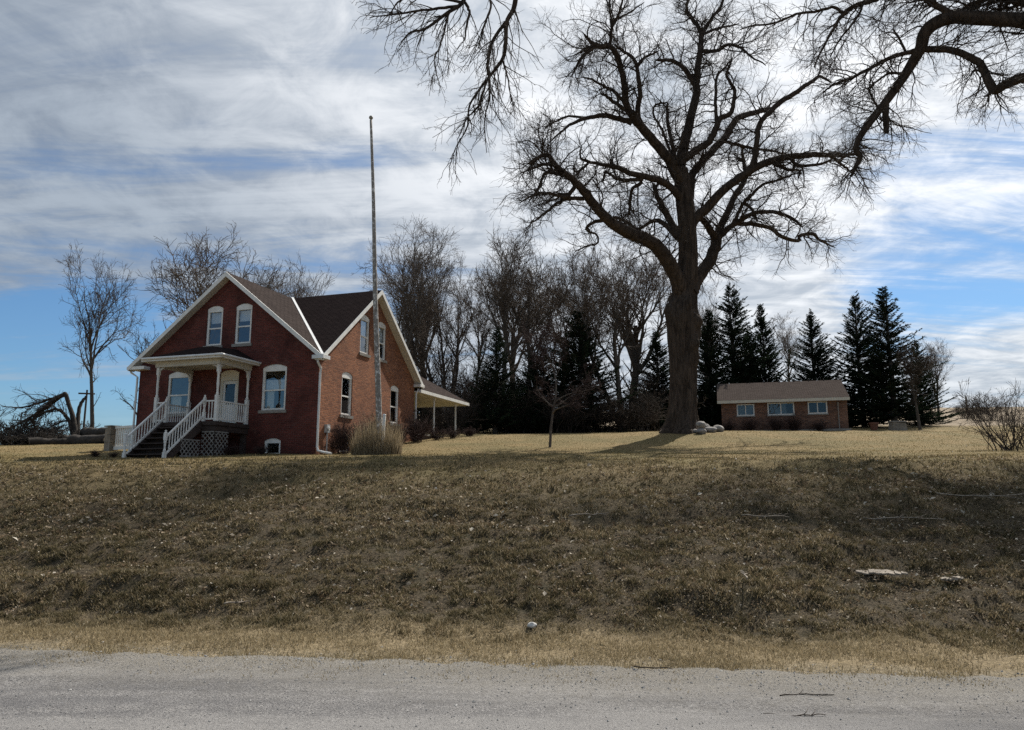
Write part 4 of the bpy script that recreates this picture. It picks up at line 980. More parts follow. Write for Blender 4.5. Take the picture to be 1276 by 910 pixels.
def bare_tree(key, px, D, top, label, name='bare_tree', group='bare trees around the farmstead', cat_='tree', rz=0., wide=1., foot=None, **kw):
    """stands at image column px, D metres off; 'top' is the image row its tip reaches"""
    b = on_ground(px, D) if foot is None else np.array(foot, float)
    H = (at(px, top, D)[2]-b[2])
    o = tree_object(name, label, cat_, b, rz, group)
    mt, mc = kw.pop('mats', ('grey_bark', 'pale_twig'))
    if key not in _proto:
        tv, cv = tree_parts(**kw)
        a = mesh_np('trunk', *tv, mat=mt, parent=o); c = mesh_np('crown', *cv, mat=mc, parent=o); _proto[key] = (a, c, float(np.percentile(cv[0][:, 2], 98.3)))
    else:
        for src in _proto[key][:2]:
            n = src.copy(); COL.objects.link(n); n.parent = o
    f = H/_proto[key][2]; o.scale = (f*wide, f*wide, f)
    return o
GB = 'bare trees around the farmstead'
K = dict
tA = K(seed=31, H=14, rt=.19, n1=8, nb=22, n2=170, n3=700, n4=1500, ang=(18, 42), width=.42, crook=.10, low=.30, tip=.010, lf=.62, up=.05)
tB = K(seed=32, H=15, rt=.32, n1=9, nb=32, n2=260, n3=1200, n4=3200, ang=(28, 62), width=.46, crook=.12, low=.45, tip=.010, lf=.5, up=.05)
tC = K(seed=33, H=16, rt=.22, stems=4, n1=34, n2=300, n3=1500, n4=3600, ang=(22, 55), width=.36, crook=.09, low=.2, up=.06, tip=.009)
tD = K(seed=34, H=15, rt=.26, stems=2, n1=9, nb=30, lf=.55, n2=240, n3=1100, n4=2600, ang=(20, 48), width=.42, crook=.11, low=.35, tip=.010)
tE = K(seed=35, H=16, rt=.36, stems=1, n1=10, nb=44, lf=.5, n2=340, n3=1250, n4=2400, ang=(22, 55), width=.44, crook=.085, low=.42, up=.055, tip=.009)
tF = K(seed=36, H=8, rt=.10, n1=10, n2=60, n3=260, n4=600, ang=(30, 60), width=.34, crook=.16, low=.25, tip=.008)
tG = K(seed=37, H=16, rt=.24, stems=2, lean=(-.38, 0), n1=7, nb=24, lf=.62, n2=220, n3=1000, n4=2200, ang=(18, 42), width=.38, crook=.09, low=.4, tip=.010)
bare_tree('A', 113, 52, 322, 'tall thin bare tree behind the broken trunk, left of the house', rz=.6, wide=.72, **tA)
bare_tree('F', 170, 56, 415, 'small crooked bare tree seen above the white fence', rz=2.2, **tF)
bare_tree('B', 232, 62, 306, 'wide bare tree rising behind the left slope of the front gable', rz=1.0, **tB)
bare_tree('E', 350, 84, 336, 'hazy far bare tree showing above the dip between the two roofs', rz=.3, wide=.72, **tE)
bare_tree('C', 492, 60, 288, 'dense many stemmed bare tree rising over the side gable', rz=.2, mats=('grey_bark', 'pale_twig'), **tC)
bare_tree('C', 556, 66, 318, 'many stemmed bare tree right of the flagpole, above the rear porch roof', rz=2.0, **tC)
bare_tree('A', 590, 64, 345, 'slim bare tree between the rear porch and the green topped spruce', rz=3.1, wide=.8, **tA)
bare_tree('A', 622, 58, 290, 'straight bare tree whose top stands over the green topped spruce', rz=4.4, wide=.9, **tA)
bare_tree('D', 655, 62, 315, 'forked bare tree between the two dark spruces in the middle', rz=.4, **tD)
bare_tree('D', 697, 68, 345, 'thin bare tree behind the big dark spruce', rz=2.4, **tD)
bare_tree('G', 778, 56, 322, 'bare tree leaning left with forked stems, near the old cottonwood', rz=0., **tG)
bare_tree('E', 790, 62, 312, 'round topped dense bare tree directly left of the old cottonwood', rz=1.2, mats=('grey_bark', 'pale_twig'), **tE)
bare_tree('E', 886, 95, 366, 'distant pale bare tree just right of the old cottonwood trunk', rz=4.0, wide=.7, **tE)
bare_tree('A', 990, 90, 398, 'faint far bare tree showing between two spruces above the outbuilding roof', rz=1.0, **tA)
bare_tree('B', 1170, 74, 428, 'pale bare tree half hidden behind the right end spruce', rz=5.0, wide=.7, **tB)
bare_tree('E', 528, 70, 298, 'tall round bare tree between the side gable and the rear porch', rz=5.2, wide=.8, **tE)
bare_tree('D', 742, 66, 318, 'bare tree left of the leaning one, seen over the broad spruce', rz=5.0, **tD)
bare_tree('E', 640, 76, 330, 'pale far bare tree filling the gap between the two middle spruces', rz=3.3, wide=.8, **tE)
tH = K(seed=41, H=5.6, rt=.06, stems=1, n1=16, n2=130, n3=800, n4=2600, ang=(35, 70), width=.40, crook=.14, low=.22, up=.05, tip=.006)
bare_tree('H', 685, 33.5, 402, 'small reddish crabapple with a round bare crown on the middle of the lawn', 'crabapple_tree', None, rz=.5, wide=1.0, mats=('grey_bark', 'red_twig'), **tH)
tI = K(seed=43, H=6.2, rt=.14, stems=1, lean=(-.12, 0), n1=18, n2=190, n3=1100, n4=3200, ang=(25, 60), width=.40, crook=.07, low=.16, up=.02, tip=.007)
bare_tree('I', 1147, 49.5, 432, 'small fan shaped bare tree in front of the right end spruces', 'bare_tree', None, rz=.0, wide=.9, mats=('grey_bark', 'twig'), **tI)

# shrubs: many stems from the ground
def shrub_parts(seed, H, stems, n2, n3, spread=.5, tip=.004, r=.02):
    rg = np.random.default_rng(seed); m = 10; P = np.zeros((stems, m, 3)); d = rg.normal(size=(stems, 3))*(spread, spread, 0)+(0, 0, 1)
    P[:, 0] = rg.normal(size=(stems, 3))*(.14*H*spread*2, .14*H*spread*2, 0)+(0, 0, -.08)
    hh = H*rg.uniform(.55, 1.05, stems)
    for i in range(1, m):
        d = d+rg.normal(size=d.shape)*.13+(0, 0, .03); d /= np.linalg.norm(d, axis=1, keepdims=True); P[:, i] = P[:, i-1]+d*(hh/m)[:, None]
    x = np.linspace(1, .2, m); S = (P, r*x*rg.uniform(.6, 1.1, (stems, 1)))
    g2 = grow(S, n2, (H*.15, H*.45), (20, 55), 6, .6, r*.6, tip, .17, (0, 0, .04), .2, rg)
    g3 = grow(g2, n3, (H*.06, H*.2), (20, 60), 4, .7, r*.3, tip*.8, .17, (0, 0, .03), .2, rg)
    return tubes_np([(*S, 5)]), tubes_np([(*g2, 4), (*g3, 3)])
_sh = {}
def shrub(key, px, D, top, label, name='bare_shrub', group='leafless shrubs', rz=0., wide=1., mat='twig', foot=None, **kw):
    b = on_ground(px, D) if foot is None else np.array(foot, float); H = at(px, top, D)[2]-b[2] if foot is None else top
    o = tree_object(name, label, 'shrub', b, rz, group)
    if key not in _sh:
        a, c = shrub_parts(**kw); _sh[key] = (mesh_np('stem', *a, mat=mat, parent=o), mesh_np('crown', *c, mat=mat, parent=o), float(np.percentile(c[0][:, 2], 98.5)))
    else:
        for src in _sh[key][:2]:
            n = src.copy(); COL.objects.link(n); n.parent = o
    f = H/_sh[key][2]; o.scale = (f*wide, f*wide, f); return o
sA = K(seed=51, H=3.2, stems=26, n2=160, n3=600, spread=.42, r=.028, tip=.006)
sB = K(seed=52, H=2.5, stems=40, n2=320, n3=1300, spread=.5, r=.016, tip=.006)
sC = K(seed=53, H=1.2, stems=56, n2=420, n3=1300, spread=.36, r=.009, tip=.004)
shrub('A', 1258, 27.5, 474, 'tall leafless shrub at the right edge of the lawn', rz=.4, wide=.75, **sA)
shrub('A', 1278, 29, 496, 'leafless shrub cut by the right edge of the picture', rz=2.4, **sA)
shrub('B', 1228, 70, 490, 'far brown thicket in the field behind the right hand shrub', rz=0, wide=1.5, mat='twig', **sB)
shrub('B', 1206, 76, 502, 'low far thicket below the lone post in the field', rz=2, wide=1.6, **sB)
names_ = ['brushy thicket behind the rear porch posts', 'brushy thicket left of the green topped spruce', 'dark brush below the two middle spruces', 'brush behind the crabapple trunk', 'brush between the crabapple and the leaning tree', 'brush at the foot of the leaning tree', 'brush just left of the old cottonwood trunk', 'tall brush behind the brush by the cottonwood']
for j, (px, D, top, wd) in enumerate(((556, 50, 488, 1.1), (596, 54, 478, 1.3), (645, 53, 492, 1.3), (700, 52, 490, 1.2), (738, 53, 486, 1.3), (772, 51, 492, 1.2), (806, 50, 486, 1.2), (822, 58, 462, 1.1))):
    shrub('B', px, D, top, names_[j], rz=j*1.3, wide=wd, **sB)
sT = K(seed=57, H=7., stems=30, n2=330, n3=1700, spread=.33, r=.05, tip=.012)
for j, (px, D, top, wd, lb) in enumerate(((535, 60, 455, 1., 'tall tangled thicket right behind the side gable'), (575, 62, 458, 1.1, 'tall tangled thicket over the end of the rear porch roof'), (604, 66, 440, 1., 'tall thicket behind the slim tree'), (648, 63, 455, 1.1, 'tall thicket between the middle spruces'), (505, 63, 430, 1., 'tall thicket behind the side gable wall'), (822, 62, 470, 1.1, 'tall thicket left of the cottonwood trunk'))):
    shrub('T', px, D, top, lb, 'thicket', 'tangled thickets in the woods', rz=j*1.7, wide=wd, **sT)
def hp(x, y):                       # a foot on the ground at a place given in house coordinates
    c, s = math.cos(-YAW), math.sin(-YAW); X = HC[0]+x*c-y*s; Y = HC[1]+x*s+y*c
    return (X, Y, gz(X, Y))
for j, (x, y, h, wd, lb) in enumerate(((.45, 1.35, 1.5, .8, 'dead shrub beside the electric meter on the side wall'), (.5, 3.4, 1.45, 1., 'dead shrub between the basement window and the flagpole'), (.5, 4.8, 1.4, 1., 'dead shrub against the side wall behind the flagpole'),
                                      (.5, 6.2, 1.1, 1., 'dead shrub under the second side window'), (.5, 8.2, 1.5, .9, 'dead shrub at the rear corner of the side wall'), (.9, 9.8, .7, 1.3, 'low dead shrub in front of the rear porch base'), (1.1, 11.6, .6, 1.5, 'low dead shrub below the first rear porch post'), (1.2, 14, .55, 1.6, 'low dead shrub below the last rear porch post'),
                                      (-3.0, -1.3, .45, 1.3, 'low grey plant between the lattice and the basement window'), (-2.1, -.6, .4, 1.3, 'low grey plant under the front basement window'), (-4.4, -2.5, .45, 1.2, 'low grey plant in front of the porch lattice'))):
    shrub('C', 0, 0, h, lb, 'dead_shrub', 'dead plants round the house', rz=j*.9, wide=wd, foot=hp(x, y), mat='red_twig', **sC)

# ------------------------------------------------------------------ conifers
def conifer_parts(seed, H, W, gap=.0, droop=.18, dens=1.):
    rg = np.random.default_rng(seed)
    m = 16; P = np.zeros((m, 3)); P[:, 2] = np.linspace(-.3, H, m); P[:, :2] = np.cumsum(rg.normal(size=(m, 2))*.02, 0)
    r = .016*H*(1-np.linspace(0, 1, m))+.015; tv = tubes_np([(P[None], r[None], 10)])
    VV, TT, nb = [], [], 0; BR = []
    z = H*(.07+gap)
    while z < H*.985:
        u = (z/H-.05)/.95; n = int(rg.integers(11, 16)*max(.5, 1-u*.5))
        for _ in range(n):
            a = rg.uniform(0, 2*np.pi); zj = max(z+rg.normal()*.016*H, .02*H); L = W*((1-u)**.9)*rg.uniform(.5, 1.15)*(1+.25*math.sin(3*a+seed+z*.6))+.08
            if rg.random() < .06: L *= 1.2
            s = 9; x = np.linspace(0, 1, s); dr = -droop*L*(1-u*1.3)
            rr = L*x; zz = zj+dr*np.sin(x*np.pi*.55)*1.1+.16*L*x**2.4+u*L*.75*x+.08*L*x
            pts = np.stack([np.cos(a)*rr, np.sin(a)*rr, zz], -1)+np.interp(z, P[:, 2], P[:, 0])*np.array([1, 0, 0])
            pts[1:, :2] += np.cumsum(rg.normal(size=(s-1, 2))*.02*L, 0)
            BR.append((pts, np.linspace(.016*L**.5+.004, .005, s)))
            k = int((30*L+10)*dens)
            t = rg.uniform(.10, 1, k)**.8; i = np.minimum((t*(s-1)).astype(int), s-2); f = (t*(s-1)-i)[:, None]
            p = pts[i]*(1-f)+pts[i+1]*f; d = pts[i+1]-pts[i]; d /= np.linalg.norm(d, axis=1, keepdims=True)
            sd_ = np.cross(d, (0, 0, 1)); sd_ /= np.linalg.norm(sd_, axis=1, keepdims=True)+1e-6
            sg = rg.choice([-1, 1], k)[:, None]
            dir_ = d*rg.uniform(.3, 1., (k, 1))+sd_*sg*rg.uniform(.1, 1., (k, 1))+np.array([0, 0, 1])*rg.normal(-.18, .28, (k, 1))
            dir_ /= np.linalg.norm(dir_, axis=1, keepdims=True)
            ln = (rg.uniform(.14, .34, (k, 1))*(.45+.4*L/W*(1-t[:, None]*.5)+.1))*(H/12)**.5
            wv = np.cross(dir_, rg.normal(size=(k, 3))); wv /= np.linalg.norm(wv, axis=1, keepdims=True); wv *= ln*.16
            mid = p+dir_*ln*.45
            v4 = np.stack([p, mid+wv, p+dir_*ln, mid-wv], 1)
            VV.append(v4.reshape(-1, 3)); TT.append(nb+np.arange(k*4).reshape(k, 4)); nb += 4*k
        z += H*rg.uniform(.011, .019)
    bt = tubes_np([(np.array([b[0] for b in BR]), np.array([b[1] for b in BR]), 3)])
    return tv, (np.concatenate(VV), np.concatenate(TT)), bt
_con = {}
def conifer(key, px, D, top, label, name='spruce_tree', group='evergreens around the farmstead', rz=0., wide=1., **kw):
    b = on_ground(px, D); H = at(px, top, D)[2]-b[2]; o = tree_object(name, label, 'tree', b, rz, group)
    if key not in _con:
        a, c, d = conifer_parts(**kw); ln_ = len(a[0])
        t = mesh_np('trunk', np.concatenate([a[0], d[0]]), np.concatenate([a[1], d[1]+ln_]), mat='grey_bark', parent=o)
        _con[key] = (t, mesh_np('crown', *c, mat='needle', parent=o, smooth=False), kw['H'])
    else:
        for src in _con[key][:2]:
            n = src.copy(); COL.objects.link(n); n.parent = o
    f = H/_con[key][2]; o.scale = (f*wide, f*wide, f); return o
cA = K(seed=61, H=12, W=2.9, gap=-.03, droop=.22, dens=1.6); cB = K(seed=62, H=12, W=3.3, gap=-.04, droop=.14, dens=1.6); cC = K(seed=63, H=12, W=2.8, gap=.02, droop=.24, dens=1.3)
conifer('C', 617, 52, 408, 'ragged spruce with a green pointed top behind the rear porch', rz=.3, wide=1.35, **cC)
conifer('B', 722, 55, 388, 'broad dark spruce behind the crabapple', rz=1., wide=1.7, **cB)
conifer('B', 676, 57, 432, 'lower dark spruce left of the broad one', rz=2.2, wide=1.8, **cB)
conifer('A', 822, 58, 412, 'dark spruce half hidden by the left side of the cottonwood trunk', rz=3., wide=1.4, **cA)
conifer('A', 888, 58, 386, 'dark spruce just right of the cottonwood trunk', rz=.2, wide=1.26, **cA)
conifer('C', 920, 60, 354, 'tallest ragged spruce behind the left end of the outbuilding', rz=1.6, wide=1.38, **cC)
conifer('A', 957, 61, 378, 'ragged narrow spruce above the middle of the outbuilding roof', rz=2.8, wide=1., **cA)
conifer('A', 938, 63, 412, 'shorter dark spruce filling the gap between two tall ones', rz=5.1, wide=1.2, **cA)
conifer('B', 1019, 60, 390, 'even conical spruce above the right half of the outbuilding', rz=3.6, wide=1.32, **cB)
conifer('B', 1078, 57, 368, 'tall spruce just right of the outbuilding', rz=5.0, wide=1.14, **cB)
conifer('C', 1114, 55, 358, 'broadest and rightmost tall spruce above the stone block', rz=4.1, wide=1.4, **cC)
conifer('B', 1150, 58, 425, 'shorter spruce at the right end of the row, behind the fan shaped tree', rz=2.9, wide=1.15, **cB)

# low junipers that fill the shade under the trees
cJ = K(seed=64, H=5, W=2.3, gap=-.05, droop=.0, dens=1.8)
for j, (px, D, top, wd, lb) in enumerate(((585, 56, 497, 1.5, 'low dark evergreen behind the rear porch roof end'), (640, 55, 482, 1.2, 'low dark evergreen right of the green topped spruce'), (672, 52.5, 494, 1.5, 'low dark evergreen directly behind the crabapple'), (712, 53, 496, 1.5, 'low dark evergreen right of the crabapple trunk'),
                                         (808, 55, 488, 1.3, 'low dark evergreen close to the left side of the cottonwood'), (540, 58, 492, 1.5, 'low dark evergreen seen between the rear porch posts'), (880, 62, 480, 1.6, 'low dark evergreen between cottonwood and outbuilding'))):
    conifer('J', px, D, top, lb, 'juniper_bush', 'low evergreens under the trees', rz=j*1.2, wide=wd, **cJ)

for j, (px, top, wd, lb) in enumerate(((908, 524, 1.2, 'low dead plant at the left corner of the outbuilding'), (935, 521, 1., 'dead plant below the left outbuilding window'), (966, 519, 1., 'dead plant below the middle outbuilding window'), (990, 517, 1., 'dead plant between the middle and right outbuilding windows'), (1022, 524, 1.3, 'low dead plant below the right outbuilding window'))):
    D = 50.6-(px-900)/160*2.3
    shrub('C', px, D-.45, top, lb, 'dead_shrub', 'dead plants along the outbuilding', rz=j*1.9, wide=wd, mat='log_bark', **sC)

# ------------------------------------------------------------------ flagpole, post and the grass clump at its foot
fb = on_ground(473.5, 27.6); ft = at(462.5, 150, 28.3)
fp = empty('flagpole', fb, 0, 'tall weathered wooden pole with flaking paint and a ball on top', 'flagpole')
m = MB(); n_ = 26; pts = [np.array((0, 0, -.3))*(1-i/n_)+(ft-fb)*(i/n_)+np.array((.012*math.sin(i*.4), 0, 0)) for i in range(n_+1)]
m.tube(pts, list(np.linspace(.125, .05, n_+1)), 14); m.build('pole', 'weathered_pole', fp, True)
m = MB(); c = pts[-1]; rs = .085
m.tube([c+(0, 0, .00), c+(0, 0, .03)]+[c+(0, 0, .03+rs-rs*math.cos(a)) for a in np.linspace(.4, math.pi-.02, 9)], [.05, .035]+[rs*math.sin(a) for a in np.linspace(.4, math.pi-.02, 9)], 14); m.build('finial_ball', 'lead_ball', fp, True)
m = MB(); t_ = .18; q_ = pts[0]*(1-t_)+pts[-1]*t_; m.tube([q_+(.11, -.05, -.05), q_+(.15, -.05, 0), q_+(.11, -.05, .06)], .012, 6); m.build('cleat', 'lead_ball', fp)
pb_ = on_ground(474.6, 27.3)+np.array((.03, 0, 0)); o = empty('white_post', pb_, 0, 'short white square post leaning close against the flagpole foot', 'post')
m = MB(); m.hexa([(-.05, -.05, -.2), (.05, -.05, -.2), (.05, .05, -.2), (-.05, .05, -.2), (.01, -.05, 1.45), (.11, -.05, 1.45), (.11, .05, 1.45), (.01, .05, 1.45)]); m.build('post', 'white_paint', o)
m = MB(); m.hexa([(-.005, -.065, 1.452), (.125, -.065, 1.452), (.125, .065, 1.452), (-.005, .065, 1.452), (.03, -.03, 1.50), (.09, -.03, 1.50), (.09, .03, 1.50), (.03, .03, 1.50)]); m.build('post_cap', 'white_paint', o)

def blades(pos, h, wd, lean, mat, name, seed, bend=.5, parent=None, up=1.):
    rg = np.random.default_rng(seed); n = len(pos)
    a = rg.uniform(0, 2*np.pi, n); ln = rg.uniform(lean[0], lean[1], n)
    hz_ = np.stack([np.cos(a), np.sin(a), 0*a], -1)
    H = np.asarray(h)[:, None]
    d1 = hz_*np.sin(ln*bend)[:, None]+np.array([0, 0, 1.])*np.cos(ln*bend)[:, None]; d2 = hz_*np.sin(ln)[:, None]+np.array([0, 0, 1.])*np.cos(ln)[:, None]
    b = rg.uniform(0, 2*np.pi, n); sd_ = np.stack([np.cos(b), np.sin(b), 0*b], -1)*np.asarray(wd)[:, None]*.5
    p0 = pos-np.array([0, 0, .012]); p1 = p0+d1*H*.55; p2 = p1+d2*H*.5
    V = np.stack([p0-sd_, p0+sd_, p1+sd_*.8, p1-sd_*.8, p2], 1).reshape(-1, 3)
    i = np.arange(n)*5
    return mesh_np(name, V, np.stack([i, i+1, i+2, i+3], -1), np.stack([i+3, i+2, i+4], -1), mat=mat, parent=parent, smooth=False)
rg = np.random.default_rng(77)
gc = on_ground(469, 27.6); n_ = 5200
a = rg.uniform(0, 2*np.pi, n_); r = np.sqrt(rg.random(n_))*.95
X = gc[0]+r*np.cos(a)*.98; Y = gc[1]+r*np.sin(a)*.8; pos = np.stack([X, Y, ground_z(X, Y)], -1)
h = (.30+.50*rg.random(n_)+(rg.random(n_) < .22)*rg.uniform(.3, 1.1, n_))*(1.15-.45*r)
o = blades(pos-gc, h, rg.uniform(.008, .020, n_), (.02, .75), 'clump_blade', 'ornamental_grass', 3, .35); o.location = gc
tag(o, 'clump of tall straw coloured grass round the foot of the flagpole', 'grass clump')

# ------------------------------------------------------------------ white fence with stone pillar, left of the stairs
fA = on_ground(134.5, 35.6); fB = on_ground(178, 34.0); fz = fA[2]-.05
fe = empty('white_fence', (fA[0], fA[1], fz), math.atan2(fB[1]-fA[1], fB[0]-fA[0]), 'white picket fence ending in a stone pillar, left of the house', 'fence')
FLn = math.hypot(*(fB-fA)[:2])
m = MB()
for i in range(4):
    m.box((.0+.012*(i % 2), -.22, -.3+i*.36+.004*i), (.50-.012*(i % 2), .22, -.3+(i+1)*.36)); 
m.build('pillar', 'pillar_stone', fe)
m = MB(); m.box((-.04, -.26, 1.163), (.54, .26, 1.22)); m.build('pillar_cap', 'stone_sill', fe)
m = MB(); m.box((.545, -.05, 1.06), (FLn, .05, 1.17)); m.box((.505, -.03, .06), (FLn, .03, .22))
x = .60
while x < FLn: m.box((x, -.02, .225), (x+.085, .02, 1.055)); x += .165
m.build('picket_panel', 'white_paint', fe)

# ------------------------------------------------------------------ broken tree, logs and brush on the far left
BD = 48.
BT = [[(94, 552, 4.2), (94, 540, 3.6), (91, 520, 3), (86, 505, 2.6), (82, 492, 2.6), (79, 491, 2.6)],
 [(81, 491.5, 2.6), (74, 494, 2.4), (62, 502, 2.1), (48, 513, 1.7), (32, 524, 1.3), (14, 533, .9), (2, 538, .5)],
 [(80, 492, 2), (70, 499, 1.9), (54, 512, 1.6), (42, 522, 1.3), (30, 533, 1), (20, 543, .6)],
 [(91, 542, 2.6), (88, 530, 2.3), (82, 518, 2), (74, 511.5, 1.8), (66, 510.5, 1.6), (54, 515, 1.3), (40, 525, 1), (24, 538, .6)],
 [(85, 524, 1.2), (76, 526, 1.1), (66, 531, .9), (50, 540, .5)],
 [(78, 492, 1.8), (64, 497, 1.6), (46, 503, 1.3), (26, 508, .9), (10, 507, .5)],
 [(97, 548, 3), (97, 530, 2.7), (98, 512, 2.3), (103, 500, 1.9), (108, 494, 1.4)]]
bl, _ = place_limbs(BT, BD, 33, .5, 3, True, .15)
bb = on_ground(94, BD)
bt = empty('broken_tree', bb, 0, 'snapped tree bent over to the ground with its limbs trailing left', 'tree')
v, q = tubes_np([(P[None]-bb, r[None], 8) for P, r in bl]); mesh_np('trunk', v, q, mat='log_bark', parent=bt)
rg = np.random.default_rng(9); LB = cat(*[(P[None]-bb, r[None]) for P, r in bl[1:6]])
k2 = grow(LB, 110, (.6, 2.6), (15, 55), 7, .6, .03, .010, .16, (-.04, 0, -.03), .1, rg); k3 = grow(k2, 420, (.3, 1.2), (20, 55), 5, .7, .014, .007, .17, (-.02, 0, -.03), .15, rg)
v, q = tubes_np([(*k2, 4), (*k3, 3)]); mesh_np('crown', v, q, mat='twig', parent=bt)
def log(px0, px1, D0, D1, r, label, z=0.):
    A = on_ground(px0, D0); B = on_ground(px1, D1); c = (A+B)/2; o = empty('fallen_log', c, 0, label, 'log', 'logs on the brush line')
    rg = np.random.default_rng(int(px0*7+r*100)); n = 14; P = np.array([A+(B-A)*t+(0, 0, r*.7+z) for t in np.linspace(0, 1, n)])-c; P += rg.normal(size=P.shape)*r*.10
    rr = r*np.linspace(1.05, .8, n)*rg.uniform(.93, 1.07, n)
    m = MB(); m.tube(list(P), list(rr), 12, False); m.build('trunk', 'log_bark', o, True)
    for e, e2 in ((0, 1), (-1, -2)):
        d = P[e]-P[e2]; d /= np.linalg.norm(d); m = MB(); m.tube([P[e]-d*.01, P[e]+d*.012], [rr[e]*.97, rr[e]*.9], 12); m.build('cut_end', 'cut_wood', o)
log(36, 96, 44.5, 45.5, .26, 'long dark log lying along the brush line at the left')
log(80, 134, 46, 43.5, .36, 'thick dark log ending behind the stone pillar')
log(104, 136, 47, 45, .30, 'dark log lying on top of the thick one by the stone pillar', .62)
log(20, 70, 47, 46.5, .24, 'dark log half under the broken tree', .2)
sD = K(seed=54, H=1.3, stems=60, n2=420, n3=1500, spread=.8, r=.022, tip=.008)
for j, (px, D, top, wd, lb) in enumerate(((8, 45.5, 537, 1.5, 'dark brush heap at the left edge of the picture'), (52, 47.5, 533, 1.6, 'brush heap under the trailing limbs of the broken tree'), (78, 46.5, 536, 1.4, 'brush heap at the foot of the broken tree'), (116, 48, 531, 1.3, 'brush heap behind the thick log'), (30, 52, 515, 1.1, 'thin tall brush behind the left end of the broken tree'))):
    shrub('D', px, D, top, lb, 'brush_heap', 'brush heaps on the left', rz=j*1.1, wide=wd, mat='log_bark', **sD)
for j, (px, D, top, wd, lb) in enumerate(((118, 29, 560, 1.5, 'low dry stalks left of the porch stairs'), (142, 28.6, 563, 1.4, 'low dry stalks against the foot of the stairs'))):
    shrub('C', px, D, top, lb, 'dead_shrub', 'dead plants round the house', rz=j*2., wide=wd, mat='red_twig', **sC)
up_ = on_ground(98, 120.)
o = empty('utility_pole', up_, .3, 'distant utility pole with a cross arm behind the broken tree', 'utility pole')
ht = at(98, 486, 120)[2]-up_[2]
m = MB(); m.tube([(0, 0, -.5), (0, 0, ht)], [.20, .14], 8); m.build('pole', 'log_bark', o); m = MB(); m.box((-1.2, -.16, ht-.75), (1.2, -.02, ht-.5)); m.build('cross_arm', 'log_bark', o)
fo = on_ground(1205, 110.); ht = at(1205, 494.5, 110)[2]-fo[2]
o = empty('field_post', fo, 0, 'lone grey post standing in the far field', 'post'); m = MB(); m.tube([(0, 0, -.4), (0, 0, ht*.6), (.02, 0, ht)], [.17, .15, .13], 8); m.build('pole', 'stone_sill', o); m = MB(); m.tube([(.02, 0, ht), (.02, 0, ht+.12)], [.16, .05], 8); m.build('post_cap', 'stone_sill', o)

# ------------------------------------------------------------------ boulders, pot, block
def boulder(px, D, w_, h_, label, seed, dz=0.):
    import bmesh
    b = on_ground(px, D); bm = bmesh.new(); bmesh.ops.create_icosphere(bm, subdivisions=4, radius=1.)
    rg = np.random.default_rng(seed); o1, o2 = rg.uniform(0, 50, 2)
    for v in bm.verts:
        c = np.array(v.co); s = 1+.22*float(vnoise(c[0]*1.3+o1, c[1]*1.3+c[2]))*2*.6+.08*float(vnoise(c[0]*4+o2, c[2]*4+c[1]*2))
        v.co = Vector(c*s*np.array([w_/2, w_/2*.85, h_/2]))
    for f in bm.faces: f.smooth = True
    me = bpy.data.meshes.new('boulder'); bm.to_mesh(me); bm.free(); me.materials.append(M['boulder_stone'])
    o = link(bpy.data.objects.new('boulder', me)); o.location = (b[0], b[1], b[2]+h_*.36+dz); o.rotation_euler = (0, 0, seed)
    tag(o, label, 'boulder', 'boulders beside the old cottonwood')
boulder(873.5, 37.6, .58, .38, 'pale rounded boulder on top of another, at the foot of the cottonwood', 1, .33)
boulder(874, 37.6, .58, .34, 'grey boulder underneath the pale rounded one', 2)
boulder(885.5, 38.6, .66, .34, 'flat grey boulder in the middle of the row of stones', 3)
boulder(895, 39.2, .70, .42, 'rounded boulder nearest the left end of the outbuilding', 4)
boulder(865.5, 38.0, .42, .24, 'small dark boulder touching the root flare', 5)
boulder(880, 40.0, .5, .5, 'dull boulder behind the stacked pair', 6)
b = on_ground(1089.5, 48.6); o = empty('flower_pot', b, 0, 'terracotta pot standing on the lawn right of the outbuilding', 'flower pot')
m = MB(); m.tube([(0, 0, -.05), (0, 0, .40)], [.17, .27], 16); m.build('body', 'terracotta', o, False); m = MB(); m.tube([(0, 0, .402), (0, 0, .5)], [.31, .31], 16); m.build('rim', 'terracotta', o); m = MB(); m.tube([(0, 0, .49), (0, 0, .505)], [.26, .26], 16); m.build('soil', 'dark_wood', o)
b = on_ground(1119, 48.2); o = empty('stone_block', b, .2, 'squat grey stone block at the foot of the right hand spruces', 'stone block')
m = MB(); m.hexa([(-.55, -.25, -.1), (.55, -.25, -.1), (.55, .25, -.1), (-.55, .25, -.1), (-.48, -.2, .52), (.48, -.2, .46), (.48, .2, .46), (-.48, .2, .52)]); m.build('block', 'pillar_stone', o); m = MB(); m.box((-.52, -.24, .525), (.5, .24, .60)); m.build('cap_stone', 'stone_sill', o)

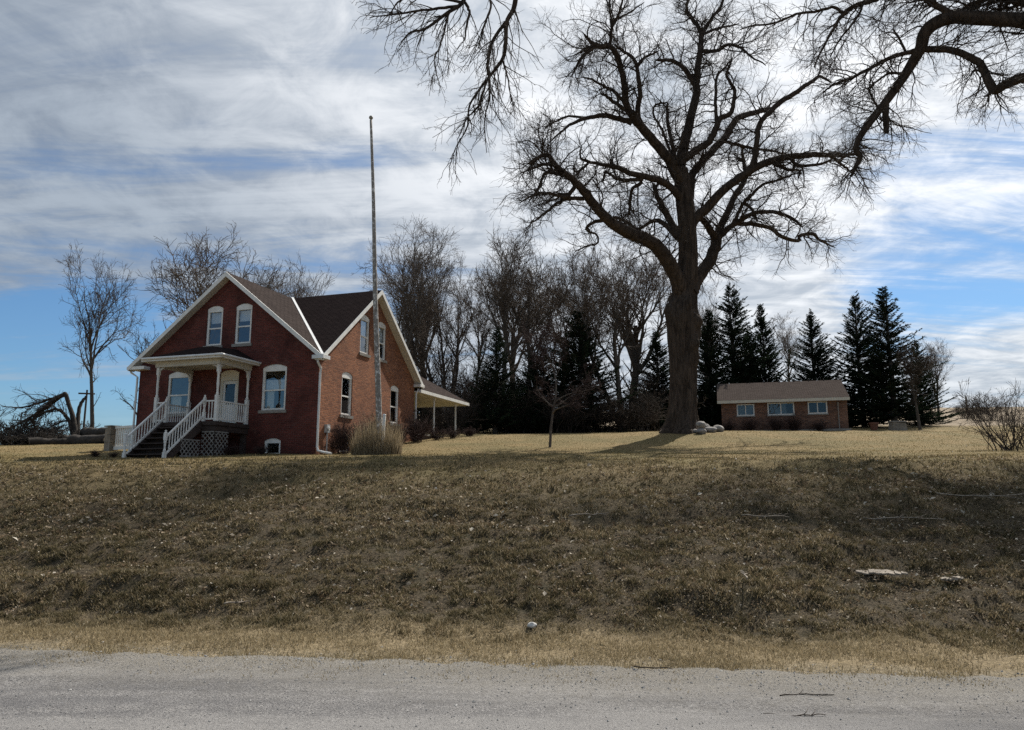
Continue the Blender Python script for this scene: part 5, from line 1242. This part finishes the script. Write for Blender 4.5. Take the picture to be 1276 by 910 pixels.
# ------------------------------------------------------------------ things lying on the bank and road
def y2D(px, py):                       # where the sight line at (px, py) meets the ground
    r = ray(px, py)
    for D in np.arange(4, 45, .02):
        if EYE+r[2]/r[1]*D <= gz(r[0]/r[1]*D, D): return D
    return 30.
def lying(px, py, L, w_, t_, ang, name, label, cat_, mat, group=None, lift=.06, sticks=False, seed=0):
    D = y2D(px, py); b = np.array([(px-638)/FPX*D*1.0, D, 0]); r = ray(px, py); b[0] = r[0]/r[1]*D; b[2] = gz(b[0], D)+lift
    rg = np.random.default_rng(seed); n = 9; x = np.linspace(-.5, .5, n)*L
    m = MB()
    if sticks:
        yy = np.cumsum(rg.normal(size=n))*.035*L; zz = np.abs(np.cumsum(rg.normal(size=n))*.015*L)
        m.tube([(x[i], yy[i], zz[i]) for i in range(n)], list(np.linspace(w_, w_*.45, n)), 6)
        for j in (3, 5, 6):
            s = rg.choice([-1, 1]); m.tube([(x[j], yy[j], zz[j]), (x[j]+.10*L, yy[j]+s*.07*L, zz[j]+.01), (x[j]+.17*L, yy[j]+s*.16*L, zz[j]+.02)], [w_*.5, w_*.4, w_*.25], 5)
    else:                               # a curved slab of bark with ragged ends
        for i in range(n-1):
            f = lambda u: w_*(.35+.65*math.sin(math.pi*min(.92, max(.08, u+.04*math.sin(9*u+L*20)))))
            a0, a1 = f(i/(n-1))*(1 if i else .5), f((i+1)/(n-1))*(1 if i < n-2 else .3); z0, z1 = t_*1.2*rg.random(), t_*1.2*rg.random()
            m.hexa([(x[i], -a0/2, z0), (x[i+1], -a1/2, z1), (x[i+1], a1/2, z1), (x[i], a0/2, z0), (x[i], -a0/2, z0+t_), (x[i+1], -a1/2, z1+t_), (x[i+1], a1/2, z1+t_), (x[i], a0/2, z0+t_)])
    o = m.build(name, mat, None, sticks); o.location = b; sl = math.atan2(gz(b[0], D+.4)-gz(b[0], D-.4), .8)
    o.rotation_euler = (sl, 0, ang); tag(o, label, cat_, group)
lying(1099, 719, .62, .13, .02, -.35, 'bark_slab', 'long pale slab of bark lying on the right part of the bank', 'bark', 'bark_piece', None, .035)
lying(1187, 728, .42, .10, .02, .45, 'bark_slab', 'shorter pale slab of bark near the right end of the bank', 'bark', 'bark_piece', None, .035, seed=1)
SG = 'fallen sticks'
for j, (px, py, L, ang, lb) in enumerate(((1232, 622, 1.6, -.5, 'long thin stick on the shaded shoulder at the right edge'), (955, 651, .8, -.6, 'bent stick high on the bank, below the outbuilding'), (1126, 655, 1.2, -.3, 'curved stick on the bank under the spruces'), (294, 762, .35, 1.0, 'small upright stick at the foot of the bank'), (935, 730, .45, 1.2, 'short stick at mid bank below the outbuilding'),
                                        (814, 840, .35, -.5, 'thin twig on the edge of the road'), (1005, 874, .42, .1, 'dark twig on the road, farther of two'), (985, 898, .40, .12, 'dark twig on the road, nearest of all'), (735, 652, .8, .3, 'faint stick on the bank left of the tree shadow'))):
    D = y2D(px, py); lying(px, py, L, .011 if D > 9 else .006, 0, ang, 'stick', lb, 'stick', 'bark_piece' if D > 9 else 'twig', SG, .10 if D > 9 else .012+.03, True, 40+j)
D = y2D(663, 783); o_ = on_ground(663, D)
import bmesh
bm = bmesh.new(); bmesh.ops.create_icosphere(bm, subdivisions=3, radius=1)
for v in bm.verts: v.co = Vector(np.array(v.co)*(1+.5*float(vnoise(v.co.x*1.6+9, v.co.y*1.6+v.co.z)))*np.array([.058, .04, .035]))
me = bpy.data.meshes.new('stone'); bm.to_mesh(me); bm.free(); me.materials.append(M['chalk']); o = link(bpy.data.objects.new('white_stone', me)); o.location = o_+np.array((0, 0, .03)); tag(o, 'single white stone on the straw verge below the pole and tree', 'stone')

# ------------------------------------------------------------------ grass and litter (nobody could count these)
def field(n, s0, s1, seed, pw=1.25, keep=None):
    rg = np.random.default_rng(seed); u = rg.random(n)
    e = 1-pw; S = ((s0**e)*(1-u)+(s1**e)*u)**(1/e)
    X = rg.uniform(-1, 1, n)*(S*.80+2.0); Y = S-.12*X
    if keep is not None:
        kx = rg.random(n) < keep(X, Y, S); X, Y, S = X[kx], Y[kx], S[kx]
    return X, Y, S, rg
def bank_keep(X, Y, S):
    e = 1.2*vnoise(X*.8, Y*.8)
    return sstep(8.0, 8.9, S+e)*(1-.93*sstep(13.5, 23, S+4*vnoise(X*.35, Y*.35)+2*vnoise(X*2, Y*2)))*np.clip(.66+1.2*vnoise(X*7, Y*7)+.7*vnoise(X*1.1, Y*2.6+5), .28, 1)
X, Y, S, rg = field(950000, 8.0, 25, 101, 1.45, bank_keep)
sc = np.clip(Y/9, .8, 2.6); hm = np.clip(.75+.7*vnoise(X*1.1+2, Y*2.4)+1.1*vnoise(X*7, Y*7), .35, 1.5)
o = blades(np.stack([X, Y, ground_z(X, Y)], -1), rg.uniform(.04, .105, len(X))*hm*(.8+.2*sc), rg.uniform(.005, .013, len(X))*sc, (.6, 1.75), 'bank_blade', 'bank_grass', 102, .45)
tag(o, 'rough matted brown and olive grass all over the bank', 'grass', kind='stuff')
def verge_keep(X, Y, S):
    e = 1.0*vnoise(X*.8, Y*.8); f = .7*vnoise(X*1.7+4, Y*1.7)
    return (sstep(6.85, 7.7, S+1.3*f)+.22*sstep(6.1, 7.0, S+1.6*f)*(vnoise(X*6, Y*6) > .05))*(1-sstep(8.4, 9.2, S+e))*np.clip(.6+1.2*vnoise(X*2.5, Y*2.5), .08, 1)
X, Y, S, rg = field(260000, 5.8, 9.8, 111, 1.2, verge_keep)
zv = np.where(S < 7.1, np.maximum(ground_z(X, Y), .014+.05*np.sin(np.pi*np.clip((7.12-S)/10, 0, 1))), ground_z(X, Y))
o = blades(np.stack([X, Y, zv], -1), rg.uniform(.03, .085, len(X))*np.where(S < 7.1, .55, 1), rg.uniform(.004, .009, len(X)), (.4, 1.6), 'verge_blade', 'verge_grass', 112, .45)
tag(o, 'straw coloured dead grass along the road edge', 'grass', kind='stuff')
def lawn_keep(X, Y, S):
    return sstep(12.5, 22.5, S+4*vnoise(X*.35, Y*.35)+2*vnoise(X*2, Y*2))*np.clip(.6+.9*vnoise(X*1.2, Y*1.2), .1, 1)
X, Y, S, rg = field(290000, 12, 46, 121, 1.6, lawn_keep)
hx_ = (X-HC[0])*math.cos(YAW)-(Y-HC[1])*math.sin(YAW); hy_ = (X-HC[0])*math.sin(YAW)+(Y-HC[1])*math.cos(YAW)
ok = ~((hx_ > -W_-.1) & (hx_ < .1) & (hy_ > -.1) & (hy_ < L_+7)); X, Y = X[ok], Y[ok]
sc = np.clip(Y/14, 1, 2.6)
o = blades(np.stack([X, Y, ground_z(X, Y)], -1), rg.uniform(.025, .075, len(X)), rg.uniform(.006, .012, len(X))*sc, (.4, 1.5), 'lawn_blade', 'lawn_grass', 122, .45)
tag(o, 'short tan winter grass over the lawn', 'grass', kind='stuff')
# leaf litter
def leaf_keep(X, Y, S):
    return sstep(8.6, 9.4, S)*(1-sstep(18, 22, S))*np.clip(.30+.8*vnoise(X*.6+8, Y*.6)+.9*vnoise(X*3, Y*3)+.3*sstep(-2, 5, X)-.4*sstep(16, 20, S), .04, 1)
X, Y, S, rg = field(70000, 8.4, 22, 131, 1.6, leaf_keep)
n = len(X); c = np.stack([X, Y, ground_z(X, Y)+rg.uniform(.02, .10, n)], -1)
a = rg.uniform(0, 2*np.pi, n); nrm = rg.normal(size=(n, 3))*(.55, .55, 0)+(0, 0, 1); nrm /= np.linalg.norm(nrm, axis=1, keepdims=True)
u = np.stack([np.cos(a), np.sin(a), 0*a], -1); u -= (u*nrm).sum(1, keepdims=True)*nrm; u /= np.linalg.norm(u, axis=1, keepdims=True); w_v = np.cross(nrm, u)
sz = ((rg.uniform(.009, .026, n)+(rg.random(n) < .05)*.022)*np.clip(Y/10, .8, 1.7))[:, None]; sz2 = sz*rg.uniform(.4, .8, (n, 1))
V = np.stack([c-u*sz, c-w_v*sz2+nrm*sz*.25, c+u*sz*1.1, c+w_v*sz2+nrm*sz*.25], 1).reshape(-1, 3); i = np.arange(n)*4
o = mesh_np('fallen_leaves', V, np.stack([i, i+1, i+2, i+3], -1), mat='dead_leaf', smooth=False); tag(o, 'pale dead leaves scattered over the bank', 'leaves', kind='stuff')
# loose stones
X, Y, S, rg = field(22000, 4.0, 8.2, 141, .9, lambda X, Y, S: .10+.9*np.exp(-((S-6.9)/.6)**2))
n = len(X); z = np.where(S < 7.0, .016+.05*np.sin(np.pi*np.clip((7.05-S)/10, 0, 1)), ground_z(X, Y)); c = np.stack([X, Y, z], -1)
oc = np.array([(1, 0, 0), (0, 1, 0), (-1, 0, 0), (0, -1, 0), (0, 0, 1), (0, 0, -1)], float); tf = np.array([(0, 1, 4), (1, 2, 4), (2, 3, 4), (3, 0, 4), (1, 0, 5), (2, 1, 5), (3, 2, 5), (0, 3, 5)])
sz = rg.uniform(.003, .009, (n, 1, 1))*(1+(rg.random((n, 1, 1)) < .03)*1.2); V = c[:, None]+oc[None]*sz*rg.uniform(.6, 1.3, (n, 6, 1))*np.array([1, 1, .7])
T = (np.arange(n)*6)[:, None, None]+tf[None]
o = mesh_np('gravel', V.reshape(-1, 3), None, T.reshape(-1, 3), mat='loose_stone', smooth=False); tag(o, 'loose grey stones along the road edge', 'gravel', kind='stuff')
